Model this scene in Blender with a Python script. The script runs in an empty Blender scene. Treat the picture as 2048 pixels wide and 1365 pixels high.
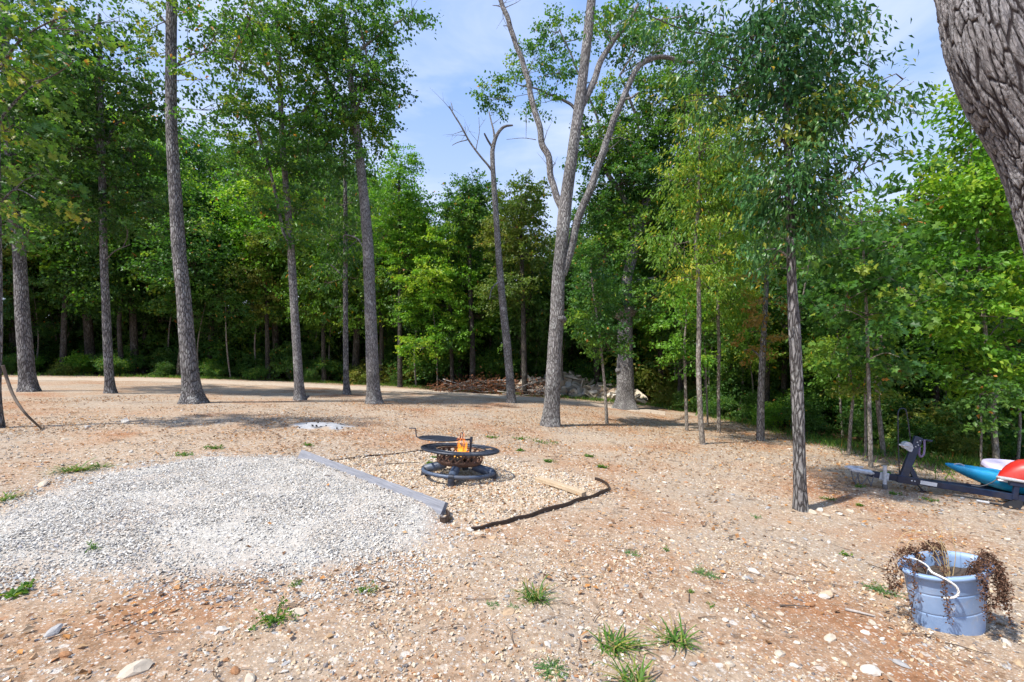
import bpy, math, random
import numpy as np
from mathutils import Vector, Matrix

# ------------------------------------------------------------------ camera, sky, sun, exposure
scene = bpy.context.scene
FPX, CX, HY = 910.0, 1024.0, 725.0          # focal length in photo pixels, centre column, horizon row
CAMZ = 1.5
cam_d = bpy.data.cameras.new("camera")
cam_d.sensor_width = 36.0
cam_d.lens = 36.0 * FPX / 2048.0
cam_d.shift_y = (HY - 682.5) / 2048.0
cam_d.clip_start = 0.05
cam_d.clip_end = 3000
cam = bpy.data.objects.new("camera", cam_d)
scene.collection.objects.link(cam)
cam.location = (0, 0, CAMZ)
cam.rotation_euler = (math.radians(90), 0, 0)
scene.camera = cam

SUN_EL = math.radians(56)
SUN_DIR = Vector((-0.84, -0.54, 0)).normalized()      # horizontal direction towards the sun (left, a little behind)
world = bpy.data.worlds.new("World")
scene.world = world
world.use_nodes = True
wn, wl = world.node_tree.nodes, world.node_tree.links
wn.clear()
w_out = wn.new("ShaderNodeOutputWorld")
w_bg = wn.new("ShaderNodeBackground")
w_bg.inputs["Strength"].default_value = 0.125
w_sky = wn.new("ShaderNodeTexSky")
w_sky.sky_type = 'NISHITA'
w_sky.sun_disc = False
w_sky.sun_elevation = SUN_EL
w_sky.sun_rotation = math.atan2(SUN_DIR.x, SUN_DIR.y)
w_sky.air_density = 1.0
w_sky.dust_density = 1.0
w_sky.ozone_density = 3.0
w_tc = wn.new("ShaderNodeTexCoord")
w_map = wn.new("ShaderNodeMapping")
w_map.inputs["Scale"].default_value = (1.0, 1.0, 4.0)
w_n = wn.new("ShaderNodeTexNoise")
w_n.inputs["Scale"].default_value = 2.2
w_n.inputs["Detail"].default_value = 6
w_n.inputs["Roughness"].default_value = 0.55
w_n.inputs["Distortion"].default_value = 0.6
w_r = wn.new("ShaderNodeValToRGB")
w_r.color_ramp.elements[0].position = 0.40
w_r.color_ramp.elements[0].color = (0.0, 0.0, 0.0, 1)
w_r.color_ramp.elements[1].position = 0.70
w_r.color_ramp.elements[1].color = (0.45, 0.45, 0.45, 1)
w_mix0 = wn.new("ShaderNodeMixRGB")
w_mix0.inputs["Fac"].default_value = 0.55
w_mix0.inputs["Color2"].default_value = (2.1, 4.1, 8.9, 1)
w_mix = wn.new("ShaderNodeMixRGB")
w_mix.inputs["Color2"].default_value = (6.4, 6.7, 7.6, 1)
w_sep = wn.new("ShaderNodeSeparateXYZ")
w_el = wn.new("ShaderNodeMapRange")
w_el.inputs["From Min"].default_value = 0.10
w_el.inputs["From Max"].default_value = 0.62
w_el.inputs["To Min"].default_value = 0.60
w_el.inputs["To Max"].default_value = 0.0
w_add = wn.new("ShaderNodeMath")
w_add.use_clamp = True
wl.new(w_tc.outputs["Generated"], w_map.inputs["Vector"])
wl.new(w_tc.outputs["Generated"], w_sep.inputs["Vector"])
wl.new(w_sep.outputs["Z"], w_el.inputs["Value"])
wl.new(w_map.outputs["Vector"], w_n.inputs["Vector"])
wl.new(w_n.outputs["Fac"], w_r.inputs["Fac"])
wl.new(w_r.outputs["Color"], w_add.inputs[0])
wl.new(w_el.outputs["Result"], w_add.inputs[1])
wl.new(w_add.outputs[0], w_mix.inputs["Fac"])
wl.new(w_sky.outputs["Color"], w_mix0.inputs["Color1"])
wl.new(w_mix0.outputs["Color"], w_mix.inputs["Color1"])
wl.new(w_mix.outputs["Color"], w_bg.inputs["Color"])
wl.new(w_bg.outputs["Background"], w_out.inputs["Surface"])

sun_d = bpy.data.lights.new("sun", 'SUN')
sun_d.energy = 5.0
sun_d.angle = math.radians(1.2)
sun_d.color = (1.0, 0.95, 0.87)
sun = bpy.data.objects.new("sun", sun_d)
scene.collection.objects.link(sun)
to_sun = Vector((SUN_DIR.x * math.cos(SUN_EL), SUN_DIR.y * math.cos(SUN_EL), math.sin(SUN_EL)))
sun.rotation_euler = to_sun.to_track_quat('Z', 'Y').to_euler()
sun.location = (-20, -8, 30)

vs = scene.view_settings
vs.view_transform = 'Standard'
vs.look = 'None'
vs.exposure = 0.43
vs.gamma = 1.0
vs.use_curve_mapping = False
scene.cycles.use_denoising = True
scene.cycles.max_bounces = 6
scene.cycles.diffuse_bounces = 3
scene.cycles.transmission_bounces = 4
scene.cycles.glossy_bounces = 2
scene.cycles.use_adaptive_sampling = True
scene.cycles.adaptive_threshold = 0.02

COL = scene.collection
RNG = np.random.default_rng(11)

# ------------------------------------------------------------------ helpers: noise, terrain, projection
def _h(ix, iy, iz, seed):
    n = (ix * 374761393 + iy * 668265263 + iz * 2147483647 + seed * 1274126177) & 0xFFFFFFFF
    n = ((n ^ (n >> 13)) * 1274126177) & 0xFFFFFFFF
    n = ((n ^ (n >> 16)) * 2246822519) & 0xFFFFFFFF
    return ((n ^ (n >> 15)) & 0xFFFFFF) / float(0xFFFFFF)

def vnoise(p, seed=0):
    p = np.asarray(p, float)
    i = np.floor(p).astype(np.int64)
    f = p - i
    f = f * f * (3 - 2 * f)
    r = 0
    for dx in (0, 1):
        for dy in (0, 1):
            for dz in (0, 1):
                w = (f[..., 0] if dx else 1 - f[..., 0]) * (f[..., 1] if dy else 1 - f[..., 1]) * (f[..., 2] if dz else 1 - f[..., 2])
                r = r + w * _h(i[..., 0] + dx, i[..., 1] + dy, i[..., 2] + dz, seed)
    return r

def vn2(x, y, s, seed=0):
    x = np.asarray(x, float); y = np.asarray(y, float)
    return vnoise(np.stack([x / s, y / s, np.zeros_like(x)], -1), seed)

def worley(p, seed=0):
    i = np.floor(p).astype(np.int64)
    f1 = np.full(p.shape[0], 9.0); f2 = np.full(p.shape[0], 9.0)
    for dx in (-1, 0, 1):
        for dy in (-1, 0, 1):
            for dz in (-1, 0, 1):
                c = i + np.array([dx, dy, dz])
                q = np.stack([c[:, k] + _h(c[:, 0], c[:, 1], c[:, 2], seed + 7 * k) for k in range(3)], -1)
                d = np.linalg.norm(p - q, axis=1)
                n1 = d < f1
                f2 = np.where(n1, f1, np.minimum(f2, d))
                f1 = np.where(n1, d, f1)
    return f1, f2

def sstep(t):
    t = np.clip(t, 0, 1)
    return t * t * (3 - 2 * t)

def base_z(x, y):
    x = np.asarray(x, float); y = np.asarray(y, float)
    xc = 32 * np.tanh(x / 32.0)
    z = -0.055 * xc - 0.010 * (np.sqrt(xc * xc + 1) - 1)
    near = np.clip((np.hypot(x, y) - 0.5) / 4.0, 0.15, 1)
    z = z + 0.10 * (vn2(x, y, 4.3, 1) - 0.5) * near + 0.03 * (vn2(x, y, 1.1, 2) - 0.5)
    return z

MOUND = None
def conv_d(poly, x, y):
    """signed inside distance to every edge of a convex polygon"""
    P = np.asarray(poly)
    c = P.mean(0)
    out = []
    for k in range(len(P)):
        a, b = P[k], P[(k + 1) % len(P)]
        n = np.array([-(b - a)[1], (b - a)[0]])
        n = n / np.linalg.norm(n)
        if np.dot(c - a, n) < 0:
            n = -n
        out.append((x - a[0]) * n[0] + (y - a[1]) * n[1])
    return out

def ground_z(x, y):
    z = base_z(x, y)
    if MOUND is not None:
        ds = conv_d(MOUND[0], np.asarray(x, float), np.asarray(y, float))
        m = 1
        for d, w in zip(ds, MOUND[1]):
            m = np.minimum(m, sstep(d / w))
        z = z + 0.07 * m
    return z

def hit(px, py, f=None):
    """ray through a photo pixel, met with the ground"""
    f = f or ground_z
    Ys = 1.3 * 1.012 ** np.arange(420)
    for it in range(2):
        x = (px - CX) / FPX * Ys
        g = CAMZ - (py - HY) / FPX * Ys - f(x, Ys)
        k = int(np.argmax(g <= 0)) if (g <= 0).any() else len(Ys) - 1
        if k == 0:
            break
        lo, hi = Ys[k - 1], Ys[k]
        if it == 0:
            Ys = np.linspace(lo, hi, 40)
    Y = float(Ys[k])
    x = (px - CX) / FPX * Y
    return np.array([x, Y, float(f(np.array([x]), np.array([Y]))[0])])

def at(px, py, Y):
    return np.array([(px - CX) / FPX * Y, Y, CAMZ - (py - HY) / FPX * Y])

_m = [hit(a, b, base_z)[:2] for a, b in ((-60, 1040), (150, 958), (420, 912), (600, 916), (889, 1022), (908, 1062), (850, 1110), (600, 1165), (250, 1165), (-200, 1140))]
MOUND = (np.array(_m), [0.6, 0.5, 0.5, 0.10, 0.15, 0.6, 0.9, 1.0, 0.9, 0.8])
PAD = np.array([hit(a, b, base_z)[:2] for a, b in ((625, 921), (850, 899), (1000, 916), (1188, 958), (1217, 984), (945, 1060), (905, 1045))])

# ------------------------------------------------------------------ helpers: meshes, objects, tags
class MB:
    """collects vertices, faces, a float and a colour attribute, and builds ONE mesh"""
    def __init__(self):
        self.v, self.f, self.a, self.c, self.mi, self.sm = [], [], [], [], [], []
        self.n = 0
    def add(self, v, faces, a=None, c=None, mi=0, smooth=False):
        v = np.asarray(v, float).reshape(-1, 3)
        faces = np.asarray(faces, np.int64)
        self.v.append(v)
        self.f.append(faces + self.n)
        self.a.append(np.zeros(len(v)) if a is None else np.broadcast_to(np.asarray(a, float), (len(v),)))
        self.c.append(np.ones((len(v), 3)) if c is None else np.broadcast_to(np.asarray(c, float), (len(v), 3)))
        self.mi.append(np.full(len(faces), mi))
        self.sm.append(np.full(len(faces), smooth))
        self.n += len(v)
        return self
    def mesh(self, name, mats, attr=True, origin=(0, 0, 0)):
        me = bpy.data.meshes.new(name)
        V = np.concatenate(self.v) - np.asarray(origin, float)
        me.vertices.add(len(V))
        me.vertices.foreach_set("co", V.astype(np.float32).ravel())
        nl = sum(f.size for f in self.f); nf = sum(len(f) for f in self.f)
        me.loops.add(nl); me.polygons.add(nf)
        me.loops.foreach_set("vertex_index", np.concatenate([f.ravel() for f in self.f]).astype(np.int32))
        tot = np.concatenate([np.full(len(f), f.shape[1]) for f in self.f])
        st = np.concatenate([[0], np.cumsum(tot)[:-1]])
        me.polygons.foreach_set("loop_start", st.astype(np.int32))
        try:
            me.polygons.foreach_set("loop_total", tot.astype(np.int32))
        except Exception:
            pass
        me.polygons.foreach_set("material_index", np.concatenate(self.mi).astype(np.int32))
        me.polygons.foreach_set("use_smooth", np.concatenate(self.sm))
        if attr:
            at_ = me.attributes.new("rnd", 'FLOAT', 'POINT')
            at_.data.foreach_set("value", np.concatenate(self.a).astype(np.float32))
            ac = me.attributes.new("col", 'FLOAT_COLOR', 'POINT')
            cc = np.concatenate(self.c)
            ac.data.foreach_set("color", np.concatenate([cc, np.ones((len(cc), 1))], 1).astype(np.float32).ravel())
        for m in (mats if isinstance(mats, (list, tuple)) else [mats]):
            me.materials.append(m)
        me.update(calc_edges=True)
        me.validate()
        return me
    def build(self, name, mats, parent=None, origin=(0, 0, 0), attr=True, loc=None):
        ob = bpy.data.objects.new(name, self.mesh(name, mats, attr, origin))
        COL.objects.link(ob)
        if parent is not None:
            ob.parent = parent
        elif loc is not None:
            ob.location = loc
        return ob

def empty(name, loc, rot=(0, 0, 0)):
    o = bpy.data.objects.new(name, None)
    COL.objects.link(o)
    o.location = Vector([float(q) for q in loc]); o.rotation_euler = rot
    o.empty_display_size = 0.2
    return o

def tag(o, label=None, cat=None, group=None, kind=None):
    if label: o["label"] = label
    if cat: o["category"] = cat
    if group: o["group"] = group
    if kind: o["kind"] = kind
    return o

def copy_tree(o, parent=None):
    c = o.copy()
    COL.objects.link(c)
    if parent is not None:
        c.parent = parent
    for ch in list(o.children):
        copy_tree(ch, c)
    return c

def unit(v):
    v = np.asarray(v, float)
    return v / (np.linalg.norm(v, axis=-1, keepdims=True) + 1e-12)

def smooth_path(P, R, step):
    """Catmull-Rom through points P with radii R, resampled about every `step`"""
    P = np.asarray(P, float); R = np.asarray(R, float)
    if len(P) == 2:
        n = max(2, int(np.linalg.norm(P[1] - P[0]) / step) + 1)
        t = np.linspace(0, 1, n)[:, None]
        return P[0] + (P[1] - P[0]) * t, R[0] + (R[1] - R[0]) * t[:, 0]
    Q = np.vstack([2 * P[0] - P[1], P, 2 * P[-1] - P[-2]])
    op, orr = [], []
    for k in range(len(P) - 1):
        a, b, c, d = Q[k:k + 4]
        n = max(2, int(np.linalg.norm(c - b) / step) + 1)
        t = np.linspace(0, 1, n, endpoint=False)[:, None]
        op.append(0.5 * (2 * b + (c - a) * t + (2 * a - 5 * b + 4 * c - d) * t ** 2 + (3 * b - a - 3 * c + d) * t ** 3))
        orr.append(R[k] + (R[k + 1] - R[k]) * t[:, 0])
    op.append(P[-1:]); orr.append(R[-1:])
    return np.vstack(op), np.concatenate(orr)

def tube(mb, P, R, n=8, caps=True, mi=0, a=0.0, c=None, rough=None, smooth=True, flat=1.0):
    P = np.asarray(P, float)
    R = np.broadcast_to(np.asarray(R, float), (len(P),)).copy()
    T = unit(np.gradient(P, axis=0))
    up = np.array([0, 0, 1.0]) if abs(T[0][2]) < 0.9 else np.array([1.0, 0, 0])
    U = [unit(np.cross(T[0], np.cross(up, T[0])))]
    for k in range(1, len(P)):
        u = U[-1] - T[k] * np.dot(U[-1], T[k])
        U.append(unit(u))
    U = np.array(U); W = np.cross(T, U)
    th = np.linspace(0, 2 * np.pi, n, endpoint=False)
    rr = R[:, None] * np.ones(n)[None]
    if rough is not None:
        rr = rr * rough(P, th)
    V = P[:, None] + rr[..., None] * (np.cos(th)[None, :, None] * U[:, None] + flat * np.sin(th)[None, :, None] * W[:, None])
    m = len(P)
    i = np.arange(m - 1)[:, None] * n; j = np.arange(n)[None]; j2 = (j + 1) % n
    F = np.stack([i + j, i + j2, i + n + j2, i + n + j], -1).reshape(-1, 4)
    mb.add(V.reshape(-1, 3), F, a, c, mi, smooth)
    if caps:
        for e, ring in ((0, np.arange(n)[::-1]), (m - 1, np.arange(n))):
            vv = V[e][ring]
            mb.add(np.vstack([vv, P[e][None]]), np.stack([np.arange(n), (np.arange(n) + 1) % n, np.full(n, n)], -1), a, c, mi, False)
    return mb

def box(mb, c, s, M=None, bev=0.0, mi=0, col=None, a=0.0):
    """box of size s at c; M 3x3 rotation; bev chamfers the edges"""
    s = np.asarray(s, float) / 2
    if bev <= 0:
        V = np.array([[x, y, z] for x in (-1, 1) for y in (-1, 1) for z in (-1, 1)], float) * s
        F = [(0, 1, 3, 2), (4, 6, 7, 5), (0, 4, 5, 1), (2, 3, 7, 6), (0, 2, 6, 4), (1, 5, 7, 3)]
        V = V if M is None else V @ np.asarray(M).T
        return mb.add(V + np.asarray(c, float), F, a, col, mi)
    b = min(bev, s.min() * 0.9)
    V, idx = [], {}
    for x in (-1, 1):
        for y in (-1, 1):
            for z in (-1, 1):
                for k in range(3):
                    p = np.array([x, y, z], float) * s
                    for q in range(3):
                        if q != k:
                            p[q] -= b * (x, y, z)[q]
                    idx[(x, y, z, k)] = len(V)
                    V.append(p)
    F4, F3 = [], []
    cyc = {0: ((-1, -1), (1, -1), (1, 1), (-1, 1))}
    def vid(k, sgn, u, w):
        t = [0, 0, 0]; t[k] = sgn; t[(k + 1) % 3] = u; t[(k + 2) % 3] = w
        return idx[(t[0], t[1], t[2], k)]
    for k in range(3):
        for sgn in (-1, 1):
            q = [vid(k, sgn, u, w) for u, w in cyc[0]]
            F4.append(q if sgn > 0 else q[::-1])
    for k in range(3):
        k1, k2 = (k + 1) % 3, (k + 2) % 3
        for s1 in (-1, 1):
            for s2 in (-1, 1):
                def g(sk, face):
                    t = [0, 0, 0]; t[k] = sk; t[k1] = s1; t[k2] = s2
                    return idx[(t[0], t[1], t[2], face)]
                q = [g(-1, k1), g(1, k1), g(1, k2), g(-1, k2)]
                F4.append(q if s1 * s2 > 0 else q[::-1])
    for x in (-1, 1):
        for y in (-1, 1):
            for z in (-1, 1):
                q = [idx[(x, y, z, k)] for k in range(3)]
                F3.append(q if x * y * z > 0 else q[::-1])
    V = np.array(V)
    V = V if M is None else V @ np.asarray(M).T
    V = V + np.asarray(c, float)
    mb.add(V, F4, a, col, mi)
    mb.add(V, F3, a, col, mi)
    return mb

def rot(rx=0, ry=0, rz=0):
    return np.array(Matrix.Rotation(rz, 3, 'Z') @ Matrix.Rotation(ry, 3, 'Y') @ Matrix.Rotation(rx, 3, 'X'))

# ------------------------------------------------------------------ materials
def mat(name):
    m = bpy.data.materials.new(name)
    m.use_nodes = True
    nt = m.node_tree
    return m, nt.nodes, nt.links, nt.nodes["Principled BSDF"]

def ramp(N, pts, interp='LINEAR'):
    r = N.new("ShaderNodeValToRGB")
    r.color_ramp.interpolation = interp
    e = r.color_ramp.elements
    while len(e) < len(pts):
        e.new(0.5)
    for k, (p, c) in enumerate(pts):
        e[k].position = p
        e[k].color = (c, c, c, 1) if not hasattr(c, '__len__') else (*c[:3], 1)
    return r

def noise(N, L, vec, scale, detail=4, rough=0.55):
    n = N.new("ShaderNodeTexNoise")
    n.inputs["Scale"].default_value = scale
    n.inputs["Detail"].default_value = detail
    n.inputs["Roughness"].default_value = rough
    L.new(vec, n.inputs["Vector"])
    return n

def mixc(N, L, fac, a, b, mode='MIX'):
    m = N.new("ShaderNodeMixRGB"); m.blend_type = mode
    for s, v in ((m.inputs["Fac"], fac), (m.inputs["Color1"], a), (m.inputs["Color2"], b)):
        if hasattr(v, 'links'):
            L.new(v, s)
        elif hasattr(v, '__len__'):
            s.default_value = (*v[:3], 1)
        else:
            s.default_value = v
    return m.outputs["Color"]

def simple(name, col, rough=0.6, metal=0.0, var=0.25, scale=12.0, bump=0.15, spec=0.5, dirt=None, coat=0.0):
    m, N, L, B = mat(name)
    tc = N.new("ShaderNodeTexCoord")
    n = noise(N, L, tc.outputs["Object"], scale, 6, 0.6)
    c2 = tuple(x * (1 - var) for x in col); c1 = tuple(min(1, x * (1 + var)) for x in col)
    r = ramp(N, [(0.3, c2), (0.7, c1)])
    L.new(n.outputs["Fac"], r.inputs["Fac"])
    out = r.outputs["Color"]
    if dirt:
        n2 = noise(N, L, tc.outputs["Object"], scale * 0.35, 8, 0.7)
        r2 = ramp(N, [(0.48, 0.0), (0.68, 0.8)])
        L.new(n2.outputs["Fac"], r2.inputs["Fac"])
        out = mixc(N, L, r2.outputs["Color"], out, dirt)
    L.new(out, B.inputs["Base Color"])
    B.inputs["Roughness"].default_value = rough
    B.inputs["Metallic"].default_value = metal
    B.inputs["Specular IOR Level"].default_value = spec
    B.inputs["Coat Weight"].default_value = coat
    if bump:
        b = N.new("ShaderNodeBump"); b.inputs["Strength"].default_value = bump; b.inputs["Distance"].default_value = 0.004
        L.new(n.outputs["Fac"], b.inputs["Height"]); L.new(b.outputs["Normal"], B.inputs["Normal"])
    return m

def leaf_mat(name, stops, odd=(0.45, 0.20, 0.05), odd_at=0.975, trans=0.40, rough=0.45, spec=0.30, jitter=0.10):
    """colour from the per-leaf value rnd; a few leaves have turned"""
    m, N, L, B = mat(name)
    a = N.new("ShaderNodeAttribute"); a.attribute_name = "rnd"
    oi = N.new("ShaderNodeObjectInfo")
    r = ramp(N, [(p, (1.8 * c[0], 1.7 * c[1], 1.05 * c[2])) for p, c in stops])
    frac = N.new("ShaderNodeMath"); frac.operation = 'FRACT'
    L.new(a.outputs["Fac"], frac.inputs[0])
    ad = N.new("ShaderNodeMath"); ad.operation = 'MULTIPLY_ADD'
    L.new(oi.outputs["Random"], ad.inputs[0]); ad.inputs[1].default_value = jitter * 2
    sb = N.new("ShaderNodeMath"); sb.operation = 'SUBTRACT'; L.new(frac.outputs[0], sb.inputs[0]); sb.inputs[1].default_value = jitter
    L.new(sb.outputs[0], ad.inputs[2])
    L.new(ad.outputs[0], r.inputs["Fac"])
    gt = N.new("ShaderNodeMath"); gt.operation = 'GREATER_THAN'; gt.inputs[1].default_value = odd_at
    L.new(frac.outputs[0], gt.inputs[0])
    c = mixc(N, L, gt.outputs[0], r.outputs["Color"], odd)
    L.new(c, B.inputs["Base Color"])
    B.inputs["Roughness"].default_value = rough
    B.inputs["Specular IOR Level"].default_value = spec
    t = N.new("ShaderNodeBsdfTranslucent")
    bright = mixc(N, L, 1.0, c, (1.5, 1.6, 0.75), 'MULTIPLY')
    L.new(bright, t.inputs["Color"])
    mx = N.new("ShaderNodeMixShader"); mx.inputs[0].default_value = trans
    out = N["Material Output"] if "Material Output" in N else N.new("ShaderNodeOutputMaterial")
    L.new(B.outputs[0], mx.inputs[1]); L.new(t.outputs[0], mx.inputs[2]); L.new(mx.outputs[0], out.inputs["Surface"])
    return m

def bark_mat(name, ridge, furrow, lichen=(0.42, 0.43, 0.40), sc=26.0, zs=0.22, lich=0.55, bump=0.9, attr=False):
    m, N, L, B = mat(name)
    tc = N.new("ShaderNodeTexCoord")
    mp = N.new("ShaderNodeMapping"); mp.inputs["Scale"].default_value = (1, 1, zs)
    L.new(tc.outputs["Object"], mp.inputs["Vector"])
    dn = noise(N, L, mp.outputs["Vector"], sc * 0.5, 3)
    dm = N.new("ShaderNodeVectorMath"); dm.operation = 'MULTIPLY_ADD'
    L.new(dn.outputs["Color"], dm.inputs[0]); dm.inputs[1].default_value = (0.05, 0.05, 0.05)
    L.new(mp.outputs["Vector"], dm.inputs[2])
    v = N.new("ShaderNodeTexVoronoi"); v.feature = 'DISTANCE_TO_EDGE'; v.inputs["Scale"].default_value = sc
    L.new(dm.outputs[0], v.inputs["Vector"])
    r1 = ramp(N, [(0.0, 0.0), (0.22, 1.0)]); L.new(v.outputs["Distance"], r1.inputs["Fac"])
    fn = noise(N, L, mp.outputs["Vector"], sc * 3.5, 5, 0.65)
    hsum = N.new("ShaderNodeMath"); hsum.operation = 'MULTIPLY_ADD'
    L.new(fn.outputs["Fac"], hsum.inputs[0]); hsum.inputs[1].default_value = 0.7; L.new(r1.outputs["Color"], hsum.inputs[2])
    hsrc = hsum.outputs[0]
    if attr:
        a = N.new("ShaderNodeAttribute"); a.attribute_name = "rnd"
        r1 = ramp(N, [(0.10, 0.0), (0.60, 1.0)]); L.new(a.outputs["Fac"], r1.inputs["Fac"])
        hsrc = fn.outputs["Fac"]
    rv = ramp(N, [(0.25, tuple(0.62 * x for x in ridge)), (0.75, tuple(1.25 * x for x in ridge))])
    L.new(fn.outputs["Fac"], rv.inputs["Fac"])
    c = mixc(N, L, r1.outputs["Color"], furrow, rv.outputs["Color"])
    ln = noise(N, L, tc.outputs["Object"], 5.0, 8, 0.7)
    lr = ramp(N, [(0.5, 0.0), (0.66, lich)]); L.new(ln.outputs["Fac"], lr.inputs["Fac"])
    lm = N.new("ShaderNodeMath"); lm.operation = 'MULTIPLY'; L.new(lr.outputs["Color"], lm.inputs[0]); L.new(r1.outputs["Color"], lm.inputs[1])
    c = mixc(N, L, lm.outputs[0], c, lichen)
    bn = noise(N, L, tc.outputs["Object"], 1.7, 4, 0.6)
    br = ramp(N, [(0.3, 0.62), (0.7, 1.3)]); L.new(bn.outputs["Fac"], br.inputs["Fac"])
    c = mixc(N, L, 1.0, c, br.outputs["Color"], 'MULTIPLY')
    L.new(c, B.inputs["Base Color"])
    B.inputs["Roughness"].default_value = 0.9
    B.inputs["Specular IOR Level"].default_value = 0.2
    if attr:
        f2 = noise(N, L, tc.outputs["Object"], 120.0, 8, 0.75)
        rv2 = ramp(N, [(0.32, 0.45), (0.5, 1.0), (0.68, 1.55)]); L.new(f2.outputs["Fac"], rv2.inputs["Fac"])
        c = mixc(N, L, 1.0, c, rv2.outputs["Color"], 'MULTIPLY'); L.new(c, B.inputs["Base Color"])
        hsrc = f2.outputs["Fac"]
    b = N.new("ShaderNodeBump"); b.inputs["Strength"].default_value = bump; b.inputs["Distance"].default_value = 0.02 if not attr else 0.018
    L.new(hsrc, b.inputs["Height"]); L.new(b.outputs["Normal"], B.inputs["Normal"])
    return m

def plate_bark(name, ridge, furrow, lichen=(0.5, 0.5, 0.5), **kw):
    """broken plates divided by dark cracks, laid along the trunk (coordinates stored in the mesh)"""
    m, N, L, B = mat(name)
    a = N.new("ShaderNodeAttribute"); a.attribute_name = "col"
    co = a.outputs["Vector"]
    d1 = noise(N, L, co, 22.0, 5, 0.65)
    dm = N.new("ShaderNodeVectorMath"); dm.operation = 'MULTIPLY_ADD'
    L.new(d1.outputs["Color"], dm.inputs[0]); dm.inputs[1].default_value = (0.045, 0.045, 0.03); L.new(co, dm.inputs[2])
    masks = []
    for sc, w in ((26.0, 0.10), (60.0, 0.08), (10.0, 0.04)):
        v = N.new("ShaderNodeTexVoronoi"); v.feature = 'DISTANCE_TO_EDGE'; v.inputs["Scale"].default_value = sc; v.inputs["Randomness"].default_value = 1.0
        L.new(dm.outputs[0], v.inputs["Vector"])
        r = ramp(N, [(0.015, 0.0), (w, 1.0)]); L.new(v.outputs["Distance"], r.inputs["Fac"]); masks.append(r.outputs["Color"])
    soft = mixc(N, L, 0.7, (1, 1, 1), masks[1])
    ra = N.new("ShaderNodeAttribute"); ra.attribute_name = "rnd"
    rr0 = ramp(N, [(0.12, 0.0), (0.62, 1.0)]); L.new(ra.outputs["Fac"], rr0.inputs["Fac"])
    k = mixc(N, L, 0.5, rr0.outputs["Color"], soft, 'MULTIPLY')
    fn = noise(N, L, co, 95.0, 8, 0.78)
    rv = ramp(N, [(0.30, tuple(0.45 * x for x in ridge)), (0.5, ridge), (0.68, tuple(1.7 * x for x in ridge))]); L.new(fn.outputs["Fac"], rv.inputs["Fac"])
    ln = noise(N, L, co, 9.0, 6, 0.7)
    lr = ramp(N, [(0.48, 0.0), (0.64, 0.6)]); L.new(ln.outputs["Fac"], lr.inputs["Fac"])
    c = mixc(N, L, lr.outputs["Color"], rv.outputs["Color"], lichen)
    c = mixc(N, L, k, furrow, c)
    L.new(c, B.inputs["Base Color"]); B.inputs["Roughness"].default_value = 0.9; B.inputs["Specular IOR Level"].default_value = 0.2
    hm = N.new("ShaderNodeMath"); hm.operation = 'MULTIPLY_ADD'; L.new(fn.outputs["Fac"], hm.inputs[0]); hm.inputs[1].default_value = 0.9; L.new(k, hm.inputs[2])
    b = N.new("ShaderNodeBump"); b.inputs["Strength"].default_value = 1.0; b.inputs["Distance"].default_value = 0.022
    L.new(hm.outputs[0], b.inputs["Height"]); L.new(b.outputs["Normal"], B.inputs["Normal"])
    return m

def attr_col_mat(name, rough=0.85, spec=0.3, bump=0.3, bscale=60.0, var=0.3, trans=0.0):
    """colour from the per-piece attribute col, with fine grain on top"""
    m, N, L, B = mat(name)
    a = N.new("ShaderNodeAttribute"); a.attribute_name = "col"
    tc = N.new("ShaderNodeTexCoord")
    n = noise(N, L, tc.outputs["Object"], bscale, 5, 0.65)
    r = ramp(N, [(0.25, 1 - var), (0.75, 1 + var * 0.6)]); L.new(n.outputs["Fac"], r.inputs["Fac"])
    c = mixc(N, L, 1.0, a.outputs["Color"], r.outputs["Color"], 'MULTIPLY')
    L.new(c, B.inputs["Base Color"])
    B.inputs["Roughness"].default_value = rough
    B.inputs["Specular IOR Level"].default_value = spec
    b = N.new("ShaderNodeBump"); b.inputs["Strength"].default_value = bump; b.inputs["Distance"].default_value = 0.003
    L.new(n.outputs["Fac"], b.inputs["Height"]); L.new(b.outputs["Normal"], B.inputs["Normal"])
    if trans:
        t = N.new("ShaderNodeBsdfTranslucent"); L.new(c, t.inputs["Color"])
        mx = N.new("ShaderNodeMixShader"); mx.inputs[0].default_value = trans
        L.new(B.outputs[0], mx.inputs[1]); L.new(t.outputs[0], mx.inputs[2]); L.new(mx.outputs[0], N["Material Output"].inputs["Surface"])
    return m

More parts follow.
